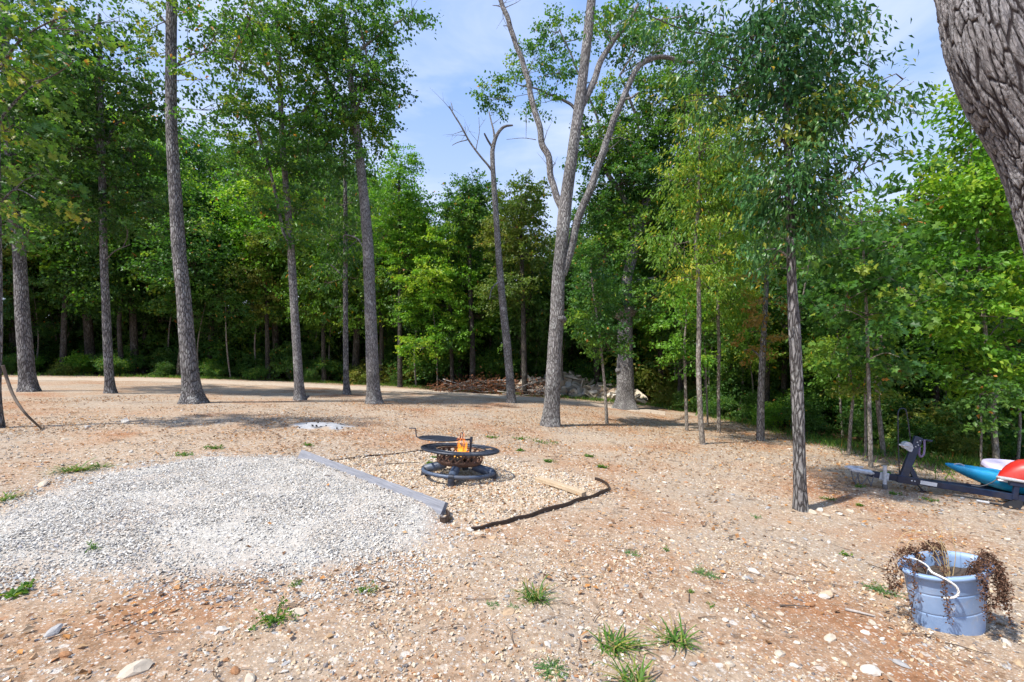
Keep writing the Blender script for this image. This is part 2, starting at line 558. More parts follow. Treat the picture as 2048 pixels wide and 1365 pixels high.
def ground_mat():
    m, N, L, B = mat("bare_stony_ground")
    geo = N.new("ShaderNodeNewGeometry")
    pos = geo.outputs["Position"]
    msk = N.new("ShaderNodeAttribute"); msk.attribute_name = "col"
    sep = N.new("ShaderNodeSeparateColor"); L.new(msk.outputs["Color"], sep.inputs[0])
    big = noise(N, L, pos, 0.55, 6, 0.6)
    rb = ramp(N, [(0.33, (0.34, 0.165, 0.08)), (0.42, (0.39, 0.25, 0.155)), (0.53, (0.41, 0.31, 0.22)), (0.62, (0.38, 0.30, 0.225)), (0.70, (0.26, 0.195, 0.14))])
    L.new(big.outputs["Fac"], rb.inputs["Fac"])
    fine = noise(N, L, pos, 22.0, 8, 0.7)
    rf = ramp(N, [(0.28, 0.40), (0.42, 0.85), (0.56, 1.0), (0.72, 1.35)]); L.new(fine.outputs["Fac"], rf.inputs["Fac"])
    c = mixc(N, L, 1.0, rb.outputs["Color"], rf.outputs["Color"], 'MULTIPLY')
    # pebbles seen as fine speckle
    for sc, lo, amt in ((75.0, 0.45, 0.7), (38.0, 0.60, 0.8), (15.0, 0.84, 0.7)):
        v = N.new("ShaderNodeTexVoronoi"); v.inputs["Scale"].default_value = sc; L.new(pos, v.inputs["Vector"])
        sp = N.new("ShaderNodeSeparateColor"); L.new(v.outputs["Color"], sp.inputs[0])
        r = ramp(N, [(lo, 0.0), (lo + 0.04, amt)]); L.new(sp.outputs[0], r.inputs["Fac"])
        d = ramp(N, [(0.30, 1.0), (0.42, 0.0)]); L.new(v.outputs["Distance"], d.inputs["Fac"])
        mu = N.new("ShaderNodeMath"); mu.operation = 'MULTIPLY'; L.new(r.outputs["Color"], mu.inputs[0]); L.new(d.outputs["Color"], mu.inputs[1])
        pc = ramp(N, [(0.0, (0.58, 0.49, 0.39)), (0.34, (0.62, 0.57, 0.50)), (0.52, (0.36, 0.19, 0.10)), (0.66, (0.30, 0.28, 0.27)), (0.80, (0.13, 0.10, 0.08)), (0.88, (0.64, 0.61, 0.56))], 'CONSTANT')
        L.new(sp.outputs[1], pc.inputs["Fac"])
        c = mixc(N, L, mu.outputs[0], c, pc.outputs["Color"])
    # leaf-litter flecks
    mp = N.new("ShaderNodeMapping"); mp.inputs["Rotation"].default_value = (0, 0, 0.5); L.new(pos, mp.inputs["Vector"])
    lt = noise(N, L, mp.outputs["Vector"], 13.0, 5, 0.75)
    lr = ramp(N, [(0.54, 0.0), (0.60, 0.85)]); L.new(lt.outputs["Fac"], lr.inputs["Fac"])
    patch = noise(N, L, pos, 0.35, 3)
    pr = ramp(N, [(0.40, 0.25), (0.62, 0.95)]); L.new(patch.outputs["Fac"], pr.inputs["Fac"])
    lm = N.new("ShaderNodeMath"); lm.operation = 'MULTIPLY'; L.new(lr.outputs["Color"], lm.inputs[0]); L.new(pr.outputs["Color"], lm.inputs[1])
    c = mixc(N, L, lm.outputs[0], c, (0.20, 0.115, 0.06))
    # white gravel, pit gravel, forest floor
    gw = mixc(N, L, 1.0, (0.48, 0.45, 0.40), rf.outputs["Color"], 'MULTIPLY')
    c = mixc(N, L, sep.outputs[0], c, gw)
    gp = mixc(N, L, 1.0, (0.48, 0.365, 0.26), rf.outputs["Color"], 'MULTIPLY')
    c = mixc(N, L, sep.outputs[1], c, gp)
    ff = ramp(N, [(0.3, (0.05, 0.035, 0.02)), (0.55, (0.13, 0.075, 0.04)), (0.72, (0.22, 0.12, 0.06))]); L.new(fine.outputs["Fac"], ff.inputs["Fac"])
    c = mixc(N, L, sep.outputs[2], c, ff.outputs["Color"])
    L.new(c, B.inputs["Base Color"])
    B.inputs["Roughness"].default_value = 0.95
    B.inputs["Specular IOR Level"].default_value = 0.15
    b = N.new("ShaderNodeBump"); b.inputs["Strength"].default_value = 0.8; b.inputs["Distance"].default_value = 0.025
    L.new(fine.outputs["Fac"], b.inputs["Height"]); L.new(b.outputs["Normal"], B.inputs["Normal"])
    return m

M = {}
M['ground'] = ground_mat()
M['stone'] = attr_col_mat("loose_stone", bscale=45, var=0.32)
M['litter'] = attr_col_mat("dry_leaf", rough=0.7, bscale=30, var=0.25, trans=0.2)
M['bark'] = bark_mat("grey_brown_bark", (0.27, 0.255, 0.25), (0.048, 0.042, 0.04), lich=0.8)
M['bark_pale'] = bark_mat("pale_lichen_bark", (0.34, 0.325, 0.315), (0.08, 0.07, 0.066), sc=34, lich=0.85)
M['bark_smooth'] = bark_mat("thin_grey_bark", (0.30, 0.265, 0.225), (0.13, 0.11, 0.09), sc=20, zs=0.5, bump=0.35, lich=0.7)
M['bark_dark'] = bark_mat("dark_forest_bark", (0.11, 0.095, 0.08), (0.03, 0.025, 0.02), lich=0.3)
M['bark_big'] = plate_bark("deep_plated_bark", (0.33, 0.31, 0.31), (0.05, 0.04, 0.042), lichen=(0.56, 0.56, 0.58), attr=True, lich=0.45, sc=18)
M['twig'] = simple("twig_bark", (0.11, 0.085, 0.065), 0.9, bump=0)
M['dead_wood'] = simple("weathered_dead_wood", (0.33, 0.30, 0.27), 0.9, var=0.4, scale=30)
G = lambda *s: [(p, c) for p, c in s]
M['oak'] = leaf_mat("oak_leaf", G((0.0, (0.020, 0.060, 0.022)), (0.45, (0.040, 0.105, 0.030)), (0.75, (0.085, 0.16, 0.035)), (1.0, (0.16, 0.20, 0.04))))
M['oak_yellow'] = leaf_mat("yellowing_oak_leaf", G((0.0, (0.020, 0.065, 0.022)), (0.45, (0.045, 0.105, 0.03)), (0.75, (0.10, 0.15, 0.04)), (1.0, (0.20, 0.19, 0.055))), odd_at=0.95)
M['dark'] = leaf_mat("dark_green_leaf", G((0.0, (0.018, 0.052, 0.020)), (0.5, (0.036, 0.088, 0.028)), (1.0, (0.075, 0.135, 0.035))))
M['glossy'] = leaf_mat("glossy_blue_green_leaf", G((0.0, (0.012, 0.048, 0.024)), (0.5, (0.026, 0.085, 0.036)), (0.9, (0.055, 0.125, 0.045)), (1.0, (0.14, 0.16, 0.03))), odd=(0.5, 0.33, 0.03), odd_at=0.988, rough=0.4, spec=0.4, trans=0.3)
M['maple'] = leaf_mat("bright_maple_leaf", G((0.0, (0.045, 0.12, 0.022)), (0.5, (0.085, 0.19, 0.03)), (1.0, (0.20, 0.27, 0.04))), odd_at=0.985)
M['lime'] = leaf_mat("yellow_green_leaf", G((0.0, (0.045, 0.11, 0.022)), (0.5, (0.085, 0.165, 0.03)), (0.85, (0.15, 0.21, 0.04)), (1.0, (0.27, 0.25, 0.04))), odd=(0.55, 0.33, 0.03), odd_at=0.96)
M['olive'] = leaf_mat("olive_brown_leaf", G((0.0, (0.045, 0.085, 0.025)), (0.5, (0.085, 0.125, 0.035)), (1.0, (0.15, 0.145, 0.05))), odd=(0.25, 0.13, 0.05), odd_at=0.94)
M['brown'] = leaf_mat("turned_brown_leaf", G((0.0, (0.13, 0.09, 0.035)), (0.4, (0.17, 0.12, 0.05)), (0.55, (0.10, 0.13, 0.035)), (1.0, (0.14, 0.15, 0.04))), odd_at=0.9)
M['weed'] = leaf_mat("weed_leaf", G((0.0, (0.03, 0.085, 0.022)), (0.6, (0.065, 0.135, 0.03)), (1.0, (0.20, 0.19, 0.07))), odd=(0.36, 0.28, 0.13), odd_at=0.96, jitter=0.03)
M['mat_weed'] = leaf_mat("creeping_weed_leaf", G((0.0, (0.04, 0.10, 0.05)), (0.6, (0.075, 0.16, 0.08)), (1.0, (0.14, 0.20, 0.09))), odd_at=0.99, jitter=0.03)

# ------------------------------------------------------------------ ground
EDGE_PX = [(-420, 748), (-150, 750), (100, 752), (300, 755), (600, 765), (760, 772), (900, 782), (1060, 793), (1200, 803), (1300, 812), (1400, 832), (1500, 852), (1600, 880), (1700, 904), (1800, 925), (1920, 944), (2040, 957), (2300, 985), (2700, 1020)]
_e = np.array([np.append(hit(a, b, base_z)[:2], a) for a, b in EDGE_PX])
def edge_Y(px):
    return np.interp(px, _e[:, 2], _e[:, 1])

def axis(lo, hi, fine_lo, fine_hi, d, g):
    a = list(np.arange(fine_lo, fine_hi, d))
    s, x = d, fine_hi
    while x < hi:
        a.append(x); s *= g; x += s
    a.append(hi)
    s, x, b = d, fine_lo, []
    while x > lo:
        s *= g; x -= s; b.append(max(x, lo))
    return np.array(b[::-1] + a)

gx = axis(-260, 260, -6.5, 6.5, 0.09, 1.07)
gy = axis(-60, 320, 1.2, 9, 0.085, 1.06)
GX, GY = np.meshgrid(gx, gy)
GZ = ground_z(GX, GY)
GZ = GZ + 0.012 * (vn2(GX, GY, 0.21, 5) - 0.5) * (np.hypot(GX, GY) < 14)
mw = np.ones_like(GX)
for d in conv_d(MOUND[0], GX, GY):
    mw = np.minimum(mw, sstep((d + 0.05) / 0.35))
mw = mw * (0.75 + 0.5 * (vn2(GX, GY, 0.3, 8) - 0.3))
mp_ = np.ones_like(GX)
for d in conv_d(PAD, GX, GY):
    mp_ = np.minimum(mp_, sstep((d + 0.1) / 0.35))
PXG = np.where(GY > 0.5, GX / np.maximum(GY, 0.5) * FPX + CX, -400)
mf = sstep((GY - np.interp(PXG, _e[:, 2], _e[:, 1]) + 0.8 * (vn2(GX, GY, 1.2, 9) - 0.5)) / 1.0) * (GY > 3)
colg = np.stack([np.clip(mw, 0, 1), np.clip(mp_ * (1 - mw), 0, 1), mf], -1).reshape(-1, 3)
ny, nx = GX.shape
ii = (np.arange(ny - 1)[:, None] * nx + np.arange(nx - 1)[None])
F = np.stack([ii, ii + 1, ii + nx + 1, ii + nx], -1).reshape(-1, 4)
gmb = MB().add(np.stack([GX, GY, GZ], -1).reshape(-1, 3), F, 0, colg, 0, True)
ground = tag(gmb.build("ground", M['ground']), kind="structure")

# pale gravel lane behind the trees
def ribbon(name, pxs, lo, hi, material, dz, n=160, m=8):
    xs = np.linspace(pxs[0], pxs[-1], n)
    A = np.array([hit(p, np.interp(p, *zip(*lo)), base_z) for p in xs])
    Bq = np.array([hit(p, np.interp(p, *zip(*hi)), base_z) for p in xs])
    V = []
    for k in range(m):
        t = k / (m - 1)
        Q = A * (1 - t) + Bq * t
        wob = 0.35 * (vnoise(np.stack([Q[:, 0] / 0.7, Q[:, 1] / 0.7, np.zeros(n) + k * 0], -1), 4) - 0.5)
        Q[:, 1] += wob * (1 if k in (0, m - 1) else 0.3)
        Q[:, 2] = ground_z(Q[:, 0], Q[:, 1]) + (dz if 0 < k < m - 1 else -0.01)
        V.append(Q)
    V = np.stack(V)
    i = np.arange(m - 1)[:, None] * n + np.arange(n - 1)[None]
    F = np.stack([i, i + 1, i + n + 1, i + n], -1).reshape(-1, 4)
    return MB().add(V.reshape(-1, 3), F, 0, None, 0, True).build(name, material)

def lane_mat():
    m, N, L, B = mat("packed_lane_gravel")
    geo = N.new("ShaderNodeNewGeometry")
    n = noise(N, L, geo.outputs["Position"], 9.0, 8, 0.75)
    r = ramp(N, [(0.3, (0.28, 0.20, 0.14)), (0.5, (0.46, 0.37, 0.28)), (0.7, (0.56, 0.47, 0.38))])
    L.new(n.outputs["Fac"], r.inputs["Fac"]); L.new(r.outputs["Color"], B.inputs["Base Color"])
    B.inputs["Roughness"].default_value = 0.95
    b = N.new("ShaderNodeBump"); b.inputs["Distance"].default_value = 0.03; b.inputs["Strength"].default_value = 0.7
    L.new(n.outputs["Fac"], b.inputs["Height"]); L.new(b.outputs["Normal"], B.inputs["Normal"])
    return m
lane = ribbon("gravel_lane", (-300, 1330), [(-300, 757), (300, 763), (600, 774), (900, 790), (1150, 808), (1330, 831)],
              [(-300, 751), (300, 757), (600, 767), (900, 783), (1150, 800), (1330, 823)], lane_mat(), 0.02)
tag(lane, kind="structure")

# ------------------------------------------------------------------ stones, gravel, litter
_oct = np.array([[1, 0, 0], [-1, 0, 0], [0, 1, 0], [0, -1, 0], [0, 0, 1], [0, 0, -1]], float)
_octF = np.array([[0, 2, 4], [2, 1, 4], [1, 3, 4], [3, 0, 4], [2, 0, 5], [1, 2, 5], [3, 1, 5], [0, 3, 5]])
PAL = np.array([[0.58, 0.485, 0.355], [0.48, 0.36, 0.235], [0.42, 0.265, 0.145], [0.35, 0.175, 0.08], [0.34, 0.33, 0.32], [0.64, 0.59, 0.52], [0.56, 0.45, 0.335], [0.17, 0.15, 0.14]])

def rand_rot(n, rng, flat=0.5):
    a = rng.uniform(0, 2 * np.pi, n)
    t = rng.normal(0, flat, (n, 2))
    z = unit(np.stack([t[:, 0], t[:, 1], np.ones(n)], -1))
    x = np.stack([np.cos(a), np.sin(a), np.zeros(n)], -1)
    x = unit(x - z * np.sum(x * z, 1, keepdims=True))
    return np.stack([x, np.cross(z, x), z], 1)          # rows are axes

def stones(name, X, Y, S, pal, w, rng, sink=0.35, zadd=0.0, flat=0.55, parent=None, material=None):
    n = len(X)
    T = _oct[None] + rng.normal(0, 0.22, (n, 6, 3))
    T = T * np.stack([rng.uniform(0.8, 1.5, n), rng.uniform(0.7, 1.1, n), rng.uniform(0.45, 0.9, n)], -1)[:, None] * S[:, None, None]
    R = rand_rot(n, rng, flat)
    V = np.einsum('nvk,nkj->nvj', T, R)
    Z = ground_z(X, Y) + zadd + S * 0.62 * (1 - 2 * sink)
    V = V + np.stack([X, Y, Z], -1)[:, None]
    ci = rng.choice(len(pal), n, p=np.asarray(w) / np.sum(w))
    c = pal[ci] * rng.uniform(0.82, 1.15, (n, 1))
    c = np.clip(np.repeat(c, 6, 0), 0, 0.72)
    F = (_octF[None] + (np.arange(n) * 6)[:, None, None]).reshape(-1, 3)
    mb = MB().add(V.reshape(-1, 3), F, 0, c, 0, False)
    o = mb.build(name, material or M['stone'], parent)
    o["kind"] = "stuff"
    return o

def inside(poly, X, Y):
    d = np.full(len(X), 99.0)
    for q in conv_d(poly, X, Y):
        d = np.minimum(d, q)
    return d

rng = np.random.default_rng(3)
# tan field stones, thinning out with distance
n = 104000
r = 1.9 + (rng.random(n) ** 1.6) * 12.0
th = rng.uniform(-1.03, 1.03, n)
X, Y = r * np.sin(th), r * np.cos(th)
dens = vn2(X, Y, 0.9, 21) * 0.6 + vn2(X, Y, 0.25, 22) * 0.4
keep = (rng.random(n) < np.clip((dens - 0.27) * 2.6, 0.10, 1)) & (inside(MOUND[0], X, Y) < 0.15) & (Y < edge_Y(X / np.maximum(Y, .3) * FPX + CX))
X, Y, r = X[keep], Y[keep], r[keep]
S = np.clip(np.exp(rng.normal(-4.95, 0.45, len(X))), 0.003, 0.017) * np.clip(0.8 + 0.05 * r, 0.8, 1.4)
tag(stones("field_gravel", X, Y, S, PAL, [4.0, 4.2, 2.4, 1.1, 1.6, 2.2, 4, 1.3], rng), "loose tan, cream and rust coloured stones strewn over the bare ground", "gravel")
# white gravel heap
n = 112000
c0, c1 = MOUND[0].min(0), MOUND[0].max(0)
X, Y = rng.uniform(c0[0] - .5, c1[0] + .4, n), rng.uniform(c0[1] - .7, c1[1] + .1, n)
d = inside(MOUND[0], X, Y)
keep = rng.random(n) < np.clip((d + 0.40 + 0.35 * (vn2(X, Y, 0.4, 31) - 0.5)) / 0.8, 0, 1)
keep &= (X > -9) & (conv_d(MOUND[0], X, Y)[3] > -0.02)
X, Y = X[keep], Y[keep]
S = np.exp(rng.normal(-4.90, 0.32, len(X)))
WP = np.array([[0.62, 0.59, 0.535], [0.55, 0.515, 0.46], [0.43, 0.405, 0.365], [0.56, 0.48, 0.39], [0.30, 0.29, 0.30], [0.13, 0.12, 0.12]])
tag(stones("white_gravel", X, Y, S, WP, [5, 5.5, 4.0, 1.6, 0.8, 0.3], rng, sink=0.3), "heap of white crushed limestone gravel held back by a grey plank", "gravel")
# cream gravel of the fire-pit pad
n = 24000
c0, c1 = PAD.min(0), PAD.max(0)
X, Y = rng.uniform(c0[0], c1[0], n), rng.uniform(c0[1], c1[1], n)
keep = (rng.random(n) < np.clip((inside(PAD, X, Y) + 0.12) / 0.3, 0, 1)) & (inside(MOUND[0], X, Y) < 0.03)
X, Y = X[keep], Y[keep]
S = np.exp(rng.normal(-4.45, 0.3, len(X)))
tag(stones("pit_gravel", X, Y, S, PAL, [5, 3.5, 1.6, 0.7, 0.7, 3.4, 5, 0.2], rng, sink=0.3), "cream and pinkish gravel spread around the fire pit", "gravel")

# single larger stones: parts of the ground
def ico(sub=1):
    import bmesh
    bm = bmesh.new(); bmesh.ops.create_icosphere(bm, subdivisions=sub, radius=1)
    V = np.array([v.co[:] for v in bm.verts]); Fc = np.array([[v.index for v in f.verts] for f in bm.faces]); bm.free()
    return V, Fc
ICO1, ICO2 = ico(1), ico(2)

def rock_mesh(name, rng, col, sub=2, cuts=9, el=(1.2, 0.9, 0.55), material=None):
    V, Fc = (ICO2 if sub == 2 else ICO1)
    V = V.copy()
    for k in range(cuts):
        nrm = unit(rng.normal(0, 1, 3)); dd = rng.uniform(0.62, 0.9)
        s = V @ nrm - dd
        V = V - np.clip(s, 0, None)[:, None] * nrm
    V = V * np.array(el) * (1 + 0.05 * rng.normal(0, 1, (len(V), 1)))
    c = np.asarray(col) * (1 + 0.12 * rng.normal(0, 1, (len(V), 1)))
    return MB().add(V, Fc, 0, np.clip(c, 0.02, 0.85), 0, False).mesh(name, material or M['stone'])

rr = np.random.default_rng(5)
RC = [(0.52, 0.44, 0.34), (0.56, 0.51, 0.44), (0.45, 0.32, 0.20), (0.35, 0.34, 0.33), (0.36, 0.18, 0.085), (0.50, 0.38, 0.26)]
ROCKS = [rock_mesh("stone", rr, RC[k % 6], el=(rr.uniform(1, 1.5), rr.uniform(.7, 1), rr.uniform(.4, .7))) for k in range(12)]
def put_stone(px, py, wpx, kind=None, rng=rr):
    p = hit(px, py)
    s = wpx / FPX * p[1] / 2.9
    o = bpy.data.objects.new("stone", ROCKS[kind if kind is not None else rng.integers(12)])
    COL.objects.link(o)
    o.parent = ground
    o.location = (p[0], p[1], p[2] + s * 0.22)
    o.scale = (s, s, s)
    o.rotation_euler = (rng.normal(0, .15), rng.normal(0, .15), rng.uniform(0, 6.28))
for px, py, w, k in [(85, 972, 30, 0), (105, 1268, 42, 3), (270, 1345, 60, 0), (130, 1312, 34, 4), (930, 1232, 22, 2), (1018, 1226, 34, 2), (1095, 1292, 26, 1),
                     (1240, 1228, 26, 1), (1210, 1270, 22, 5), (445, 1262, 30, 1), (290, 1250, 20, 1), (595, 1228, 40, 0), (470, 1345, 30, 4), (545, 1325, 26, 1),
                     (1510, 1148, 34, 1), (1495, 1158, 24, 3), (1648, 1196, 30, 7), (1620, 1212, 26, 4), (1655, 1192, 40, 5), (1745, 1248, 24, 0), (1730, 1268, 22, 1),
                     (1660, 1280, 30, 0), (1765, 1280, 18, 1), (1800, 1330, 34, 3), (1740, 1345, 50, 7), (2012, 1288, 30, 1), (1945, 1300, 22, 5), (1690, 1330, 26, 5), (2040, 1330, 30, 2),
                     (1622, 1026, 26, 0), (1652, 1033, 22, 6), (1640, 1022, 22, 1), (1680, 1030, 18, 7), (1700, 1024, 18, 0), (940, 1062, 22, 1), (960, 1070, 24, 0), (985, 1078, 22, 2), (925, 1072, 16, 7),
                     (905, 1080, 14, 6), (975, 1062, 16, 4), (1005, 1072, 15, 1), (250, 845, 26, 1), (175, 855, 18, 3), (350, 846, 10, 1), (262, 905, 14, 1), (130, 880, 14, 0), (500, 1360, 34, 0),
                     (1450, 1242, 20, 7), (1460, 1330, 24, 0), (1385, 1330, 22, 3), (1345, 1335, 14, 3), (1560, 1310, 30, 0), (1590, 1335, 26, 1), (1560, 1230, 20, 6)]:
    put_stone(px, py, w, k)
for k in range(235):
    py = rr.uniform(0, 1) ** 0.7 * 480 + 880
    px = rr.uniform(-20, 2060)
    p = hit(px, py)
    if inside(MOUND[0], np.array([p[0]]), np.array([p[1]]))[0] > -0.15 or inside(PAD, np.array([p[0]]), np.array([p[1]]))[0] > -0.1:
        continue
    put_stone(px, py, rr.uniform(10, 16))

# dry leaves and twigs
def leaf_faces(kind):
    if kind == 'rhomb':
        return np.array([[0, 0, 0], [0.33, 0.5, 0.08], [0, 1, -0.06], [-0.33, 0.5, 0.08]]), np.array([[0, 1, 2], [0, 2, 3]])
    if kind == 'ellip':
        return (np.array([[0, 0, 0], [0.18, 0.36, 0.05], [0, 1, -0.16], [-0.18, 0.36, 0.05], [0, 0.55, -0.01]]),
                np.array([[0, 1, 4], [1, 2, 4], [2, 3, 4], [3, 0, 4]]))
    if kind == 'lobed':
        h = [(0.06, 0.10), (0.34, 0.24), (0.14, 0.42), (0.40, 0.66), (0.13, 0.72)]
        pts = [(0, 0)] + h + [(0, 1.0)] + [(-x, y) for x, y in h[::-1]]
        V = np.array([[x, y, 0.10 * abs(x) - 0.10 * y * y] for x, y in pts])
        m = len(pts)
        V = np.vstack([V, [[0, 0.5, -0.03]]])
        return V, np.array([[k, (k + 1) % m, m] for k in range(m)])
    if kind == 'blade':
        return np.array([[-0.035, 0, 0], [0.035, 0, 0], [0.03, 0.55, 0.04], [0, 1, 0.18], [-0.03, 0.55, 0.04]]), np.array([[0, 1, 2], [0, 2, 4], [4, 2, 3]])
    h = [(0.33, 0.30), (0.12, 0.50), (0.30, 0.78)]
    pts = [(0, 0)] + h + [(0, 1.0)] + [(-x, y) for x, y in h[::-1]]
    V = np.array([[x, y, 0.12 * abs(x) - 0.08 * y * y] for x, y in pts])
    return V, np.array([[0, 1, 2], [2, 3, 4], [0, 2, 4], [0, 4, 6], [4, 5, 6], [0, 6, 7]])

def add_leaves(mb, P, D, Nn, size, kind, rnd, mi=0, col=None):
    T, Fc = leaf_faces(kind)
    D = unit(D)
    S = unit(np.cross(D, Nn)); Nn = np.cross(S, D)
    size = np.broadcast_to(np.asarray(size, float), (len(P),))
    V = P[:, None] + size[:, None, None] * (T[None, :, 0:1] * S[:, None] + T[None, :, 1:2] * D[:, None] + T[None, :, 2:3] * Nn[:, None])
    k = len(T)
    F = (Fc[None] + (np.arange(len(P)) * k)[:, None, None]).reshape(-1, Fc.shape[1])
    c = None if col is None else np.repeat(col, k, 0)
    mb.add(V.reshape(-1, 3), F, np.repeat(rnd, k), c, mi, False)

n = 60000
r = 2.2 + rng.random(n) ** 0.62 * 15
th = rng.uniform(-0.95, 1.03, n)
X, Y = r * np.sin(th), r * np.cos(th)
dens = vn2(X, Y, 1.6, 41) * 0.7 + vn2(X, Y, 0.5, 43) * 0.4 + 0.2 * (X > 2) + 0.22 * (Y > 6.5) - 0.2
keep = (rng.random(n) < np.clip((dens - 0.35) * 1.8, 0.05, 1)) & ((inside(MOUND[0], X, Y) < 0) | (rng.random(n) < 0.10)) & (Y < edge_Y(X / Y * FPX + CX) + 2)
X, Y = X[keep], Y[keep]; n = len(X)
P = np.stack([X, Y, ground_z(X, Y) + 0.016], -1)
a = rng.uniform(0, 6.28, n)
D = np.stack([np.cos(a), np.sin(a), rng.normal(0.05, 0.25, n)], -1)
Nn = unit(np.stack([rng.normal(0, .4, n), rng.normal(0, .4, n), np.ones(n)], -1))
LC = np.array([[0.30, 0.15, 0.06], [0.42, 0.22, 0.09], [0.20, 0.11, 0.06], [0.48, 0.31, 0.16], [0.36, 0.26, 0.17], [0.52, 0.24, 0.07]])
lc = LC[rng.integers(0, 6, n)] * rng.uniform(0.75, 1.15, (n, 1))
mb = MB(); add_leaves(mb, P, D, Nn, rng.uniform(0.018, 0.060, n), 'rhomb', np.zeros(n), col=lc)
tag(mb.build("leaf_litter", M['litter']), "dry brown and orange leaves scattered over the bare ground", "leaf litter", kind="stuff")

def curvy(p, a, L, rng, zoff=0.012, k=5, bend=0.12):
    t = np.linspace(0, 1, k)
    d = np.array([math.cos(a), math.sin(a)]); q = np.array([-d[1], d[0]])
    w = np.cumsum(rng.normal(0, bend, k)) * L
    XY = p[:2] + np.outer(t * L, d) + np.outer(w * t, q)
    return np.column_stack([XY, ground_z(XY[:, 0], XY[:, 1]) + zoff])
mb = MB()
for k in range(620):
    rad = 2.3 + rng.random() ** 0.9 * 11; th = rng.uniform(-0.95, 1.0)
    p = np.array([rad * math.sin(th), rad * math.cos(th)])
    if inside(MOUND[0], p[:1], p[1:])[0] > 0 and rng.random() > 0.25:
        continue
    L = rng.uniform(0.05, 0.22)
    c = np.array([0.16, 0.115, 0.085]) * rng.uniform(0.5, 2.2)
    tube(mb, curvy(p, rng.uniform(0, 6.28), L, rng), np.linspace(1, .5, 5) * rng.uniform(0.002, 0.0045), 4, False, c=c)
tag(mb.build("fallen_twigs", M['litter']), "thin broken twigs lying scattered over the stony ground", "twigs", kind="stuff")

# ------------------------------------------------------------------ trees
def crown(mb, blobs, size, kind, rng, skel, per=26, droop=0.25, twig_mi=1, spread=1.0, twigs=True, upright=0.75):
    """leaf sprays spread through the ellipsoids `blobs` (centre, radii, cover); thin twigs tie them to the skeleton"""
    if kind == 'oak':
        kind, size, per = 'rhomb', size * 0.78, int(per * 1.4)
    skel = np.asarray(skel)
    area1 = 0.30 * size * size
    for c, r, cover in blobs:
        tone0 = rng.normal(0, 0.13)
        c = np.asarray(c, float); r = np.asarray(r, float)
        nleaf = int(2.9 * cover * math.pi * r[0] * r[2] / area1)
        ncl = max(3, nleaf // per)
        d = unit(rng.normal(0, 1, (ncl, 3)))
        rad = rng.random(ncl) ** 0.36
        rad = rad * (0.70 + 0.55 * vnoise(d * 1.7 + rng.uniform(0, 50, 3), 3))
        C = c + d * rad[:, None] * r
        # spray direction: outwards, drooping
        out = unit(d * np.array([1, 1, 0.35]) + rng.normal(0, 0.3, (ncl, 3)) - np.array([0, 0, droop]))
        L = rng.uniform(0.22, 0.45, ncl) * spread * (size / 0.13) ** 0.5
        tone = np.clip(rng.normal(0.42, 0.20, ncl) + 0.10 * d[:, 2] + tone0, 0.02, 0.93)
        t = rng.random((ncl, per))
        side = rng.normal(0, 0.33, (ncl, per, 3)) * np.array([1, 1, 0.38])
        P = C[:, None] + L[:, None, None] * (out[:, None] * t[..., None] * 1.4 + side)
        P = P.reshape(-1, 3)
        n = len(P)
        D = np.repeat(out, per, 0) * 0.6 + rng.normal(0, 0.55, (n, 3)) - np.array([0, 0, droop])
        Nn = unit(np.array([0, 0, upright]) + rng.normal(0, 0.55, (n, 3)))
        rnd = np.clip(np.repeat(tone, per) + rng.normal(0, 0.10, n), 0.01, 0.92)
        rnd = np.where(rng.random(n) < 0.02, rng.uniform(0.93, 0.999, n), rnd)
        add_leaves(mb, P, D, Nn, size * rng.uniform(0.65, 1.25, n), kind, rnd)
        if twigs:
            below = skel[skel[:, 2] < c[2] + 0.15 * r[2]]
            below = below if len(below) else skel
            a = below[np.argmin(np.linalg.norm(below - c, axis=1))]
            mid = c - np.array([0, 0, 0.25 * r[2]])
            Q, R_ = smooth_path([a, (a + mid) / 2 + rng.normal(0, .06, 3) * r[0], mid, c + rng.normal(0, .2, 3) * r], np.array([1, .7, .45, .2]) * max(0.012, 0.022 * r[0]), 0.5)
            tube(mb, Q, R_, 5, False, twig_mi)
            for k in range(0, ncl, 4):
                s = Q[rng.integers(len(Q) // 3, len(Q))]
                m = (s + C[k]) / 2 + rng.normal(0, 0.06, 3)
                tube(mb, [s, m, C[k], C[k] + out[k] * L[k] * 1.2], [0.010, 0.007, 0.005, 0.002], 3, False, twig_mi)

def bark_rough(seed, amp=0.05, flare=0.0, base=None, lobes=5, fh=0.35, roots=0.25):
    def f(P, th):
        h = np.zeros(len(P)) if base is None else (P[:, 2] - base)
        q = np.stack([np.cos(th)[None] * 1.3 + 0 * h[:, None], np.sin(th)[None] * 1.3 + 0 * h[:, None], h[:, None] * 1.4 + 0 * th[None]], -1)
        r = 1 + amp * 2 * (vnoise(q, seed) - 0.5) + amp * (vnoise(q * np.array([3, 3, 2.2]), seed + 1) - 0.5)
        if flare:
            e = np.exp(-np.clip(h, 0, None) / fh)[:, None]
            r = r * (1 + e * flare * (1 + roots * 2 * np.cos(lobes * th + seed)[None] + 0.5 * (vnoise(q * np.array([1.5, 1.5, .2]), seed + 2) - .5)))
        return r
    return f

